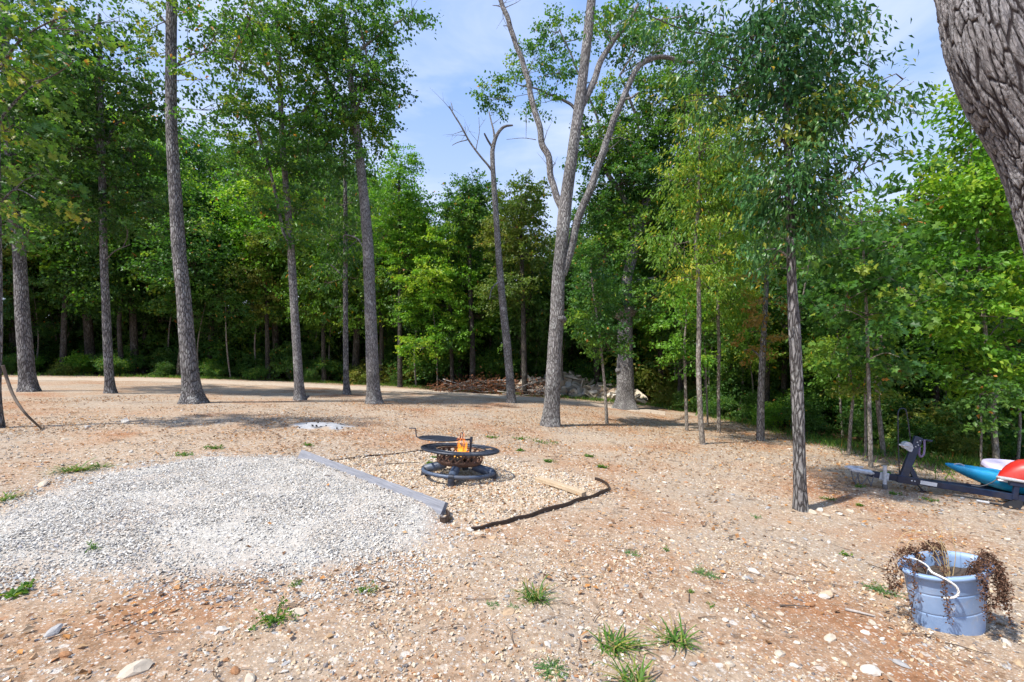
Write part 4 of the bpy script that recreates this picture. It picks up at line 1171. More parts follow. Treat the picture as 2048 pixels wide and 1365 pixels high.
PROTO = [
    (proto("forest_tree", 'oak', 'oak', 0.19, 101, lo=0.34), "broad green tree"),
    (proto("forest_tree", 'dark', 'oak', 0.19, 102, lo=0.32), "dense dark green tree"),
    (proto("forest_tree", 'maple', 'oak', 0.18, 103, lo=0.28), "bright green tree"),
    (proto("forest_tree", 'lime', 'rhomb', 0.16, 104, lo=0.32), "yellow-green tree"),
    (proto("forest_tree", 'dark', 'ellip', 0.22, 105, lo=0.26, w=2.0), "dark narrow-leaved tree"),
    (proto("forest_tree", 'olive', 'oak', 0.17, 106, lo=0.36, w=2.0), "olive-brown tree"),
]
PUSED = [False] * 6
SKY = [(-420, 60), (0, 120), (150, 140), (300, 190), (420, 225), (500, 255), (640, 235), (740, 280), (800, 350), (840, 425), (870, 440), (910, 400), (980, 380), (1060, 400), (1090, 455), (1115, 470), (1150, 400), (1250, 330), (1400, 330), (1550, 360), (1650, 390), (1760, 420), (1830, 420), (1870, 380), (1950, 330), (2100, 260), (2450, 150)]
def place_tree(k, px, Y, top, rng):
    root, label = PROTO[k]
    if PUSED[k]:
        o = copy_tree(root)
    else:
        o = root; PUSED[k] = True
    x = (px - CX) / FPX * Y
    z = float(ground_z(x, Y))
    h = (HY - top) / FPX * Y + CAMZ - z
    o.location = (x, Y, z)
    s = max(2.2, h) / 10.0
    sx = np.clip(s, 0.55, 1.5) * rng.uniform(0.85, 1.15)
    o.scale = (sx, sx, s)
    o.rotation_euler = (0, 0, rng.uniform(0, 6.28))
    tag(o, label + " " + where(px, Y - edge_Y(px)), "tree", "trees of the wood behind the yard")
fr = np.random.default_rng(77)
for off, step, hs in ((1.2, 150, 0.72), (2.6, 120, 0.95), (5.0, 120, 1.0), (8.5, 130, 1.0), (13.0, 130, 1.0), (19.0, 140, 1.0)):
    px = -400 + fr.uniform(0, 60)
    while px < 2480:
        Y = edge_Y(px) + off * fr.uniform(0.8, 1.25) + 2.2 * float(sstep((px - 1560) / 120))
        sky = np.interp(px, *zip(*SKY))
        top = HY - (HY - sky) * hs * fr.uniform(0.82, 1.03)
        k = fr.choice(6, p=[.27, .24, .17, .10, .16, .06])
        if off < 1.5 and (1080 < px < 1330 or 860 < px < 1080):
            px += step; continue
        place_tree(k, px, Y, top, fr)
        px += step * fr.uniform(0.7, 1.3)

# bare-stemmed saplings inside the wood edge
def pole_proto(seed):
    rng = np.random.default_rng(seed)
    root = empty("forest_sapling", (0, 0, 0))
    P, R = smooth_path([(0, 0, -.2), (rng.normal(0, .1), rng.normal(0, .1), 2.), (rng.normal(0, .3), rng.normal(0, .3), 5.2)], [0.045, 0.035, 0.008], 0.4)
    mb = MB(); tube(mb, P, R, 7, True); mb.build("trunk", M['bark_smooth'], root)
    bl = [(np.array([rng.normal(0, .4), rng.normal(0, .4), z]), np.array([.7, .7, .45]), 1.0) for z in (2.8, 3.6, 4.4, 5.1)]
    mc = MB(); crown(mc, bl, 0.15, 'oak', rng, P, 20); mc.build("crown", [M['dark' if seed % 2 else 'oak'], M['twig']], root)
    return root
poles = [pole_proto(201), pole_proto(202), pole_proto(203)]
pu = [False] * 3
for k in range(74):
    px = fr.uniform(-100, 2150)
    Y = edge_Y(px) + fr.uniform(0.3, 6)
    if 880 < px < 1300: Y += 2
    j = k % 3
    o = copy_tree(poles[j]) if pu[j] else poles[j]
    pu[j] = True
    x = (px - CX) / FPX * Y
    o.location = (x, Y, float(ground_z(x, Y)))
    s = fr.uniform(0.6, 1.25); o.scale = (s, s, s)
    o.rotation_euler = (fr.normal(0, .05), fr.normal(0, .05), fr.uniform(0, 6.28))
    tag(o, "thin bare-stemmed sapling " + where(px, Y - edge_Y(px)), "sapling", "thin saplings under the forest trees")

# understorey shrubs
def shrub_proto(seed, leaf, kind, size, H=1.8):
    rng = np.random.default_rng(seed)
    root = empty("shrub", (0, 0, 0))
    mb = MB()
    tips = []
    for k in range(6):
        a = rng.uniform(0, 6.28); t = np.array([math.cos(a) * .6, math.sin(a) * .6, H * rng.uniform(.5, .9)])
        P, R = smooth_path([(0, 0, -.1), t * .5 + rng.normal(0, .06, 3), t], [0.018, 0.012, 0.004], 0.3)
        tube(mb, P, R, 5, False); tips.append(P)
    mb.build("stem", M['twig'], root)
    bl = [(np.array([rng.normal(0, .5), rng.normal(0, .5), H * rng.uniform(.15, .85)]), np.array([.6, .6, .42]) * rng.uniform(.8, 1.2), 1.2) for k in range(9)]
    mc = MB(); crown(mc, bl, size, kind, rng, np.vstack(tips), 18, twigs=False)
    mc.build("foliage", M[leaf], root)
    return root
SHR = [(shrub_proto(301, 'dark', 'oak', 0.14), "dark leafy shrub"), (shrub_proto(302, 'oak', 'oak', 0.14), "green leafy shrub"),
       (shrub_proto(303, 'maple', 'rhomb', 0.12), "fresh green shrub"), (shrub_proto(304, 'olive', 'rhomb', 0.11, 1.2), "low olive-brown shrub")]
su = [False] * 4
for off, step, sc in ((0.6, 85, 0.42), (1.8, 85, 0.8), (3.6, 85, 1.25), (6.5, 85, 1.9), (11, 90, 2.7)):
    px = -420 + fr.uniform(0, 50)
    while px < 2450:
        Y = edge_Y(px) + off * fr.uniform(.8, 1.2) + 1.2 * float(sstep((px - 1560) / 120))
        if 850 < px < 1310 and off < 3:
            px += step; continue
        j = fr.choice(4, p=[.55, .28, .07, .10]) if off > 1 else fr.choice(4, p=[.48, .28, .08, .16])
        o = copy_tree(SHR[j][0]) if su[j] else SHR[j][0]
        su[j] = True
        x = (px - CX) / FPX * Y
        s = sc * fr.uniform(.7, 1.2)
        o.location = (x, Y, float(ground_z(x, Y))); o.scale = (s, s, s * fr.uniform(.85, 1.2)); o.rotation_euler = (0, 0, fr.uniform(0, 6.28))
        tag(o, SHR[j][1] + " " + where(px, off), "shrub", "shrubs under the forest trees")
        px += step * fr.uniform(.7, 1.3)

# far woodland that closes the view, one mass
rng = np.random.default_rng(88)
mb = MB(); bl = []
for k in range(150):
    px = rng.uniform(-500, 2550)
    Y = edge_Y(px) + rng.uniform(24, 38)
    x = (px - CX) / FPX * Y
    sky = np.interp(px, *zip(*SKY))
    top = CAMZ + (HY - sky) / FPX * Y - 2.0
    z0 = float(ground_z(x, Y))
    bl.append((np.array([x, Y, rng.uniform(z0 + 0.5, max(top, z0 + 3))]), np.array([3.2, 3.2, 2.0]), 0.4))
for k in range(130):                                      # its low growth, down to the ground
    px = -500 + 3050 * (k + rng.random()) / 130
    Y = edge_Y(px) + rng.uniform(20, 26)
    x = (px - CX) / FPX * Y
    bl.append((np.array([x, Y, float(ground_z(x, Y)) + rng.uniform(0.8, 3.2)]), np.array([2.4, 2.0, 1.9]), 0.75))
crown(mb, bl, 0.42, 'rhomb', rng, np.array([[0, 40, 0.0]]), 20, spread=1.6, twigs=False)
tag(mb.build("far_woodland", M['dark']), "far mass of green woodland foliage closing the view", "woodland", kind="stuff")

# grass and weeds along the lane's far edge
rng = np.random.default_rng(90)
n = 34000
px = rng.uniform(-300, 2200, n)
w = rng.normal(0, 1, n)
Y = edge_Y(px) + 0.25 + w * 0.45 + 0.5 * rng.random(n)
X = (px - CX) / FPX * Y
keep = rng.random(n) < np.clip(vn2(X, Y, 1.3, 91) * 1.6 - 0.25, 0.05, 1)
X, Y = X[keep], Y[keep]; n = len(X)
P = np.stack([X, Y, ground_z(X, Y)], -1)
D = np.stack([rng.normal(0, .5, n), rng.normal(0, .5, n), np.ones(n)], -1)
mb = MB(); add_leaves(mb, P, D, unit(rng.normal(0, 1, (n, 3))), rng.uniform(0.05, 0.22, n), 'blade', np.clip(rng.normal(.5, .25, n), 0.01, .99))
tag(mb.build("edge_grass", M['oak']), "rough grass and weeds fringing the foot of the wood", "grass", kind="stuff")

# ------------------------------------------------------------------ fire pit
M['iron'] = simple("painted_black_iron", (0.035, 0.04, 0.055), 0.42, 0.2, var=0.5, scale=25, bump=0.2)
M['iron_blue'] = simple("faded_blue_grey_iron", (0.065, 0.09, 0.14), 0.5, 0.1, var=0.25, scale=18, dirt=(0.12, 0.12, 0.13))
M['rust'] = simple("rusty_bowl_iron", (0.13, 0.066, 0.042), 0.8, 0.0, var=0.45, scale=20, bump=0.4, dirt=(0.05, 0.028, 0.02))
M['char'] = simple("charred_log", (0.03, 0.025, 0.022), 0.95, var=0.5, scale=40, bump=0.8)
def flame_mat():
    m, N, L, B = mat("flame")
    a = N.new("ShaderNodeAttribute"); a.attribute_name = "rnd"
    r = ramp(N, [(0.0, (1.0, 0.62, 0.16)), (0.35, (1.0, 0.36, 0.035)), (0.75, (1.0, 0.20, 0.015)), (1.0, (1.0, 0.42, 0.10))])
    L.new(a.outputs["Fac"], r.inputs["Fac"])
    e = N.new("ShaderNodeEmission"); e.inputs["Strength"].default_value = 1.5; L.new(r.outputs["Color"], e.inputs["Color"])
    t = N.new("ShaderNodeBsdfTransparent")
    lw = N.new("ShaderNodeTexNoise"); lw.inputs["Scale"].default_value = 22
    tc = N.new("ShaderNodeTexCoord"); L.new(tc.outputs["Object"], lw.inputs["Vector"])
    ad = N.new("ShaderNodeMath"); ad.operation = 'MULTIPLY_ADD'; L.new(a.outputs["Fac"], ad.inputs[0]); ad.inputs[1].default_value = 0.45; L.new(lw.outputs["Fac"], ad.inputs[2])
    rr2 = ramp(N, [(0.40, 0.22), (0.88, 0.97)]); fz = N.new('ShaderNodeLayerWeight'); fz.inputs['Blend'].default_value = 0.45
    ad2 = N.new('ShaderNodeMath'); ad2.operation = 'MULTIPLY_ADD'; L.new(fz.outputs['Facing'], ad2.inputs[0]); ad2.inputs[1].default_value = 0.45; L.new(ad.outputs[0], ad2.inputs[2]); L.new(ad2.outputs[0], rr2.inputs["Fac"])
    mx = N.new("ShaderNodeMixShader"); L.new(rr2.outputs["Color"], mx.inputs[0]); L.new(e.outputs[0], mx.inputs[1]); L.new(t.outputs[0], mx.inputs[2])
    L.new(mx.outputs[0], N["Material Output"].inputs["Surface"])
    return m
M['flame'] = flame_mat()

def ring_path(R, z, n=64, cx=0.0, cy=0.0):
    t = np.linspace(0, 2 * np.pi, n + 1)
    return np.column_stack([cx + R * np.cos(t), cy + R * np.sin(t), np.full(n + 1, z)])

pit_p = hit(917, 955)
pit = empty("fire_pit", pit_p, (math.radians(-3.2), math.radians(3.6), 0))
tag(pit, "round iron fire pit with lattice bowl, grill table and burning fire on the gravel pad", "fire pit")
mb = MB(); tube(mb, ring_path(0.445, 0.085), 0.023, 12, False); mb.build("base_ring", M['iron_blue'], pit)
for k, a in enumerate((-1.66, -0.09, 1.48, 3.05)):
    d = np.array([math.cos(a), math.sin(a), 0])
    mb = MB(); tube(mb, [d * 0.43 + [0, 0, 0.075], d * 0.33 + [0, 0, 0.105], d * 0.18 + [0, 0, 0.155]], [0.05, 0.054, 0.054], 18); lg = mb.build("leg", M['iron_blue'], pit)
    mb = MB(); tube(mb, [d * 0.44 + [0, 0, -0.07], d * 0.44 + [0, 0, 0.07]], [0.045, 0.04], 12); mb.build("foot", M['iron'], lg)
    q = np.array([-d[1], d[0], 0])
    mb = MB(); tube(mb, [d * 0.445 - q * 0.03 + [0, 0, 0.085], d * 0.445 + q * 0.03 + [0, 0, 0.085]], 0.031, 12); mb.build("collar", M['iron'], lg)
# bowl: solid pan, lattice band, rim
def lathe(mb, prof, n=56, mi=0):
    prof = np.asarray(prof, float)
    th = np.linspace(0, 2 * np.pi, n, endpoint=False)
    V = np.stack([prof[:, 0][:, None] * np.cos(th), prof[:, 0][:, None] * np.sin(th), np.repeat(prof[:, 1][:, None], n, 1)], -1)
    i = np.arange(len(prof) - 1)[:, None] * n; j = np.arange(n)[None]; j2 = (j + 1) % n
    return mb.add(V.reshape(-1, 3), np.stack([i + j, i + j2, i + n + j2, i + n + j], -1).reshape(-1, 4), 0, None, mi, True)
mb = MB(); lathe(mb, [(0.001, 0.145), (0.16, 0.148), (0.24, 0.165), (0.278, 0.190), (0.288, 0.225), (0.281, 0.225), (0.272, 0.194), (0.235, 0.172), (0.16, 0.156), (0.001, 0.153)])
bowl = mb.build("bowl", M['rust'], pit)
for sg in (-1, 1):
    for k in range(20):
        a0 = 2 * math.pi * k / 20
        t = np.linspace(0, 1, 6)
        aa = a0 + sg * t * 2 * math.pi / 20 * 1.25
        Rb = 0.284 + 0.003 * sg
        P = np.column_stack([Rb * np.cos(aa), Rb * np.sin(aa), 0.218 + t * 0.116])
        mb = MB(); tube(mb, P, 0.0115, 6, False, flat=0.35); mb.build("lattice_bar", M['rust'], bowl)
mb = MB(); tube(mb, ring_path(0.286, 0.335), 0.011, 8, False); mb.build("rim", M['rust'], bowl)
# grill table round the bowl
def radial(mb, a, r0, r1, z, w, h):
    c = (r0 + r1) / 2
    box(mb, (c * math.cos(a), c * math.sin(a), z), (r1 - r0, w, h), rot(rz=a))
mb = MB(); tube(mb, ring_path(0.485, 0.352), 0.014, 10, False, flat=0.8); tube(mb, ring_path(0.318, 0.352), 0.011, 8, False)
for k in range(12):
    radial(mb, 2 * math.pi * (k + 0.3) / 12, 0.318, 0.485, 0.350, 0.02, 0.012)
tbl = mb.build("grill_table", M['iron'], pit)
mb = MB()
for sg in (-1, 1):
    for k in range(120):
        a0 = 2 * math.pi * k / 120
        if 0.15 < (a0 % (2 * math.pi)) < 0.75:
            continue
        t = np.linspace(0, 1, 4)
        aa = a0 + sg * t * 0.30; rr_ = 0.32 + t * 0.162
        tube(mb, np.column_stack([rr_ * np.cos(aa), rr_ * np.sin(aa), np.full(4, 0.354 + 0.001 * sg)]), 0.0024, 4, False)
mb.build("wire_mesh", M['iron'], tbl)
# swing-out cooking grate on a post
gx0, gy0, gz0 = -0.285, 0.05, 0.462
mb = MB(); tube(mb, ring_path(0.255, gz0, cx=gx0, cy=gy0), 0.009, 8, False)
grate = mb.build("cooking_grate", M['iron'], pit)
mb = MB()
for k in range(-13, 14):
    h = 0.25 * math.sqrt(max(0, 1 - (k / 13.6) ** 2))
    o = k * 0.25 / 13.6
    tube(mb, [(gx0 - h, gy0 + o, gz0), (gx0 + h, gy0 + o, gz0)], 0.003, 4, False)
    tube(mb, [(gx0 + o, gy0 - h, gz0 + .004), (gx0 + o, gy0 + h, gz0 + .004)], 0.003, 4, False)
mb.build("grate_wire", M['iron'], grate)
mb = MB(); tube(mb, smooth_path([(gx0 - 0.25, gy0, gz0), (gx0 - 0.285, gy0, gz0 + .004), (gx0 - 0.295, gy0, gz0 + .03), (gx0 - 0.305, gy0, gz0 + 0.095), (gx0 - 0.315, gy0, gz0 + .108), (gx0 - 0.39, gy0, gz0 + 0.105)], [0.008] * 6, 0.01)[0], 0.0075, 8); mb.build("handle", M['iron'], grate)
mb = MB(); tube(mb, [(gx0 + 0.25, gy0 - .01, gz0), (gx0 + 0.40, gy0 + .1, gz0)], 0.012, 8); tube(mb, [(gx0 + 0.40, gy0 + .1, gz0 - .03), (gx0 + 0.40, gy0 + .1, gz0 + .03)], 0.02, 10); mb.build("grate_arm", M['iron'], grate)
mb = MB(); tube(mb, [(gx0 + 0.40, gy0 + .1, 0.30), (gx0 + 0.40, gy0 + .1, 0.50)], 0.013, 8); mb.build("post", M['iron'], pit)
mb = MB(); tube(mb, smooth_path([(gx0 + .27, gy0, gz0), (gx0 + .27, gy0, gz0 + .075), (gx0 + .285, gy0, gz0 + .09), (gx0 + .30, gy0, gz0 + .075), (gx0 + .30, gy0, gz0)], [1] * 5, .015)[0], 0.007, 6); mb.build("lifting_loop", M['iron'], grate)
for k, (a, l) in enumerate(((0.3, 0.36), (1.6, 0.34), (2.6, 0.3))):
    d = np.array([math.cos(a), math.sin(a), 0])
    P, R = smooth_path([-d * l / 2 + [0.02, 0, 0.20 + .03 * k], d * l / 2 + [0.0, 0.0, 0.22 + .03 * k]], [0.035, 0.03], 0.05)
    lo = MB(); tube(lo, P, R, 10, rough=bark_rough(k + 5, .12))
    lg = lo.build("burning_log", M['char'], origin=(0, 0, 0)); lg.matrix_world = pit.matrix_basis
    tag(lg, ["charred log lying lowest in the fire pit bowl", "charred log lying across the middle of the fire", "charred log on top of the burning stack"][k], "log")
fl = np.random.default_rng(4)
fire = empty("fire", pit_p, pit.rotation_euler)
tag(fire, "orange flames licking up from the fire pit bowl", "fire")
for k in range(26):
    a = fl.uniform(0, 6.28); r0 = fl.uniform(0, .13)
    x0, y0 = 0.02 + r0 * math.cos(a), r0 * math.sin(a) * 0.8
    h = fl.uniform(.12, .20) if r0 > .05 else fl.uniform(.24, .37)
    t = np.linspace(0, 1, 18)
    ph = fl.uniform(0, 6, 3)
    P = np.column_stack([x0 + (0.030 * np.sin(t * 6 + ph[0]) + .012 * np.sin(t * 14 + ph[1])) * t - x0 * .3 * t, y0 + 0.022 * np.sin(t * 5 + ph[2]) * t, 0.235 + h * t])
    R = 0.016 * np.sin(np.pi * (0.16 + 0.83 * t)) ** 0.8 * (1 - 0.5 * t) * fl.uniform(.5, 1.2) + 0.0006
    mb = MB(); tube(mb, P, R, 9, False, flat=.6)
    mb.a = [np.repeat(t, 9)]
    mb.build("flame", M['flame'], fire)

# ------------------------------------------------------------------ timber and edging round the pad
def wood_mat(name, c0, c1, rough=0.85):
    m, N, L, B = mat(name)
    tc = N.new("ShaderNodeTexCoord")
    mp = N.new("ShaderNodeMapping"); mp.inputs["Scale"].default_value = (1.2, 26, 26); L.new(tc.outputs["Object"], mp.inputs["Vector"])
    n1 = noise(N, L, mp.outputs["Vector"], 3.0, 8, 0.7)
    r = ramp(N, [(0.28, c0), (0.5, tuple((a + b) / 2 for a, b in zip(c0, c1))), (0.72, c1)]); L.new(n1.outputs["Fac"], r.inputs["Fac"])
    L.new(r.outputs["Color"], B.inputs["Base Color"]); B.inputs["Roughness"].default_value = rough
    b = N.new("ShaderNodeBump"); b.inputs["Strength"].default_value = 0.5; b.inputs["Distance"].default_value = 0.004
    L.new(n1.outputs["Fac"], b.inputs["Height"]); L.new(b.outputs["Normal"], B.inputs["Normal"])
    return m
M['grey_wood'] = wood_mat("weathered_grey_timber", (0.115, 0.12, 0.14), (0.28, 0.285, 0.315))
M['tan_wood'] = wood_mat("tan_timber", (0.33, 0.23, 0.13), (0.58, 0.46, 0.32))
def board(name, label, A, Bp, w, t, roll, material, lift, cat="plank"):
    A, Bp = np.asarray(A), np.asarray(Bp)
    e1 = unit(Bp - A); e2 = unit(np.cross([0, 0, 1], e1)); e3 = np.cross(e1, e2)
    c, s = math.cos(roll), math.sin(roll)
    f2, f3 = c * e2 + s * e3, -s * e2 + c * e3
    L = np.linalg.norm(Bp - A)
    rngb = np.random.default_rng(int(L * 100))
    mb = MB()
    nseg = 24
    prof = np.array([[-w / 2 + .006, -t / 2], [w / 2 - .006, -t / 2], [w / 2, -t / 2 + .006], [w / 2, t / 2 - .006], [w / 2 - .006, t / 2], [-w / 2 + .006, t / 2], [-w / 2, t / 2 - .006], [-w / 2, -t / 2 + .006]])
    V = []
    for k in range(nseg + 1):
        u = k / nseg
        warp = 0.012 * math.sin(u * 3.1)
        V.append(np.column_stack([np.full(8, u * L - L / 2), prof[:, 0] + rngb.normal(0, .0015, 8), prof[:, 1] + warp + rngb.normal(0, .0012, 8)]))
    V = np.array(V)
    i = np.arange(nseg)[:, None] * 8; j = np.arange(8)[None]; j2 = (j + 1) % 8
    mb.add(V.reshape(-1, 3), np.stack([i + j, i + j2, i + 8 + j2, i + 8 + j], -1).reshape(-1, 4))
    mb.add(V[0][::-1], [list(range(8))]); mb.add(V[-1], [list(range(8))])
    o = mb.build(name, material)
    mid = (A + Bp) / 2 + np.array([0, 0, lift])
    o.matrix_world = Matrix([[e1[0], f2[0], f3[0], mid[0]], [e1[1], f2[1], f3[1], mid[1]], [e1[2], f2[2], f3[2], mid[2]], [0, 0, 0, 1]])
    return tag(o, label, cat)
near_e = hit(887, 1034, base_z); far_e = hit(600, 919, base_z)
board("plank", "long weathered grey plank on edge holding back the white gravel heap", near_e, far_e, 0.165, 0.040, math.radians(-62), M['grey_wood'], 0.052)
board("plank", "short tan timber lying flat across the pad by the brown edging", hit(1074, 964), hit(1168, 995), 0.085, 0.05, 0.0, M['tan_wood'], 0.032)
M['edging'] = simple("brown_plastic_edging", (0.045, 0.028, 0.02), 0.55, var=0.4, scale=15)
def edging(label, pts, h=0.034, drop=0.02):
    P = np.array([hit(a, b, base_z) for a, b in pts])
    Q, _ = smooth_path(P, np.ones(len(P)), 0.05)
    rngb = np.random.default_rng(len(pts))
    wav = np.interp(np.arange(len(Q)), np.linspace(0, len(Q), 14), rngb.normal(0, .006, 14))
    Q[:, 2] = base_z(Q[:, 0], Q[:, 1])
    T = unit(np.gradient(Q[:, :2], axis=0)); nn = np.column_stack([-T[:, 1], T[:, 0], np.zeros(len(T))])
    Q = Q + nn * wav[:, None] * 0.7
    hh = h + wav * 0.7
    mb = MB()
    prof = [(-.005, -drop), (.005, -drop), (.005, 1), (-.005, 1)]
    V = np.stack([np.column_stack([Q[:, :2] + nn[:, :2] * a, Q[:, 2] + (hh if b == 1 else b)]) for a, b in prof], 1)
    m = len(Q); i = np.arange(m - 1)[:, None] * 4; j = np.arange(4)[None]; j2 = (j + 1) % 4
    mb.add(V.reshape(-1, 3), np.stack([i + j, i + j2, i + 4 + j2, i + 4 + j], -1).reshape(-1, 4), smooth=False)
    mb.add(V[0], [[0, 1, 2, 3]]); mb.add(V[-1], [[3, 2, 1, 0]])
    top = Q.copy(); top[:, 2] += hh
    tube(mb, top, 0.009, 8)
    o = mb.build("lawn_edging", M['edging'], origin=Q[0]); o.location = Vector([float(q) for q in Q[0]])
    return tag(o, label, "edging")
edging("wavy dark brown plastic edging along the front of the fire-pit pad", [(942, 1062), (962, 1060), (985, 1053), (1012, 1049), (1035, 1041), (1060, 1036), (1090, 1025), (1120, 1017), (1150, 1006), (1182, 998), (1208, 988), (1218, 982), (1214, 972), (1203, 965), (1190, 961)])
edging("straight dark edging sunk into the ground behind the fire pit", [(655, 923), (720, 916), (790, 909), (850, 903), (900, 899)], h=0.012)
edging("curled end of dark edging under the grey plank's end", [(881, 1047), (890, 1050), (897, 1046), (898, 1038), (892, 1033)], h=0.06)

# ------------------------------------------------------------------ ash heap with charcoal
ap = hit(645, 853)
mb = MB()
nr, na = 22, 64
rr_, aa = np.meshgrid(np.linspace(0, 1.0, nr), np.linspace(0, 2 * np.pi, na, endpoint=False), indexing='ij')
Ra = 0.80 * (1 + 0.35 * (vnoise(np.stack([np.cos(aa) * 1.5, np.sin(aa) * 1.5, aa * 0], -1), 9) - .5)) * rr_
xx = ap[0] + Ra * np.cos(aa); yy = ap[1] + 0.75 * Ra * np.sin(aa)
zz = ground_z(xx, yy) + 0.075 * (1 - rr_ ** 1.6) - 0.012 + 0.03 * (vn2(xx, yy, 0.12, 12) - .5)
tt = vn2(xx, yy, 0.16, 13) * .6 + vn2(xx, yy, 0.05, 14) * .4
cc = np.where(tt[..., None] > 0.28 + 0.16 * rr_[..., None] ** 3, np.array([0.37, 0.37, 0.38]), np.array([0.13, 0.125, 0.125])) * (0.85 + 0.3 * vn2(xx, yy, .03, 15)[..., None])
i = np.arange(nr - 1)[:, None] * na; j = np.arange(na)[None]; j2 = (j + 1) % na
edge_ = sstep((rr_ - 0.55 + 0.7 * (vn2(xx, yy, 0.2, 17) - .5)) / 0.35)[..., None]
cc = cc * (1 - edge_) + np.array([0.40, 0.30, 0.21]) * edge_
heap = empty("ash_heap", ap); tag(heap, "low heap of pale wood ash flecked with black charcoal", "ash heap")
mb.add(np.stack([xx, yy, zz], -1).reshape(-1, 3), np.stack([i + j, i + na + j, i + na + j2, i + j2], -1).reshape(-1, 4), 0, cc.reshape(-1, 3), 0, True)
mb.build("ash", M['stone'], heap, ap)
cr = np.random.default_rng(6)
CH = [rock_mesh("charcoal", cr, (0.02, 0.02, 0.022), 1, 5, (1.5, .8, .6)) for k in range(3)]
for k in range(15):
    a, q = cr.uniform(0, 6.28), cr.random() ** .6 * .8
    x, y = ap[0] + .75 * q * math.cos(a), ap[1] + .55 * q * math.sin(a) - .1
    o = bpy.data.objects.new("charcoal", CH[k % 3]); COL.objects.link(o); o.parent = heap
    o.location = (x - ap[0], y - ap[1], float(ground_z(x, y)) + 0.066 * (1 - q ** 1.6) - .012 - ap[2]); s = cr.uniform(.016, .036); o.scale = (s, s, s); o.rotation_euler = (cr.uniform(0, 3), cr.uniform(0, 3), cr.uniform(0, 6))

# ------------------------------------------------------------------ rubble heap and brush heap at the wood's edge
rb = np.random.default_rng(8)
p0 = hit(1160, 797, base_z)
rub = empty("rubble_heap", p0); tag(rub, "heap of broken tan and grey stone slabs at the wood's edge", "rubble heap")
def slab_mesh(c, el):
    V = np.array([[x, y, z] for x in (-1, 1) for y in (-1, 1) for z in (-1, 1)], float) * np.array(el)
    V = V + rb.normal(0, .16, (8, 3)) * np.array([1, 1, .35])
    Fq = [(0, 1, 3, 2), (4, 6, 7, 5), (0, 4, 5, 1), (2, 3, 7, 6), (0, 2, 6, 4), (1, 5, 7, 3)]
    return MB().add(V, Fq, 0, np.array(c) * rb.uniform(.85, 1.1, (8, 1))).mesh("slab", M['stone'])
SL = [slab_mesh(c, (1.4, .9, .17)) for c in ((.58, .51, .41), (.62, .52, .40), (.48, .46, .42), (.66, .57, .45), (.50, .43, .34), (.60, .57, .52))]
SB = [slab_mesh(c, (1.0, .8, .42)) for c in ((.50, .43, .35), (.58, .45, .33), (.44, .42, .39))]
for k in range(170):
    px = rb.uniform(1040, 1285) if k < 130 else rb.uniform(1120, 1200)
    fy = np.interp(px, [1040, 1130, 1200, 1290], [789, 793, 799, 812])
    hmax = np.interp(px, [1045, 1080, 1130, 1160, 1200, 1240, 1285], [18, 36, 44, 40, 28, 20, 6])
    fr_ = rb.random()
    p = hit(px, fy, base_z)
    dY = 0.1 + fr_ * 1.0 + rb.uniform(-.1, .3)
    h = hmax / FPX * p[1] * fr_ * rb.uniform(.8, 1.0)
    o = bpy.data.objects.new("slab", (SL + SB)[rb.choice(9)]); COL.objects.link(o); o.parent = rub
    o.location = (p[0] - p0[0] + dY * (px - CX) / FPX, p[1] + dY - p0[1], p[2] + h - p0[2] + .03)
    s = rb.uniform(.14, .36); o.scale = (s, s, s)
    o.rotation_euler = (rb.normal(0, .55), rb.normal(0, .55), rb.uniform(0, 6.28))
p0 = hit(985, 789, base_z)
brush = empty("brush_heap", p0); tag(brush, "heap of cut dead branches with withered rusty leaves beside the rubble", "brush heap")
ml = MB()
for k in range(75):
    px = rb.uniform(880, 1095); p = hit(px, np.interp(px, [860, 1100], [783, 796]), base_z)
    dY = rb.uniform(0, 1.3); L = rb.uniform(.6, 2.2); a = rb.uniform(-.5, .5) + (math.pi if rb.random() < .5 else 0)
    h = rb.uniform(.02, .62) * np.interp(px, [880, 960, 1060, 1095], [.45, .9, 1, .6])
    d = np.array([math.cos(a), math.sin(a) * .6, rb.normal(0, .22)])
    s0 = np.array([p[0], p[1] + dY, p[2] + h])
    P, R = smooth_path([s0 - d * L / 2, s0 + rb.normal(0, .06, 3), s0 + d * L / 2 + [0, 0, rb.normal(0, .1)]], [rb.uniform(.012, .035), .012, .004], .25)
    P[:, 2] = np.maximum(P[:, 2], ground_z(P[:, 0], P[:, 1]) + .01)
    mb = MB(); tube(mb, P, R, 6); mb.build("branch", M['dead_wood' if rb.random() < .55 else 'twig'], brush, p0)
    nl = rb.integers(10, 60)
    q = P[rb.integers(0, len(P), nl)] + rb.normal(0, .13, (nl, 3)); q[:, 2] = np.maximum(q[:, 2], ground_z(q[:, 0], q[:, 1]) + .02)
    add_leaves(ml, q, rb.normal(0, 1, (nl, 3)), unit(rb.normal(0, 1, (nl, 3))), rb.uniform(.06, .13, nl), 'oak', np.zeros(nl), col=np.array([[.20, .085, .04]]) * rb.uniform(.5, 1.7, (nl, 1)))
wl_ = ml.build("withered_leaves", M['litter'], brush, p0); wl_["kind"] = "stuff"

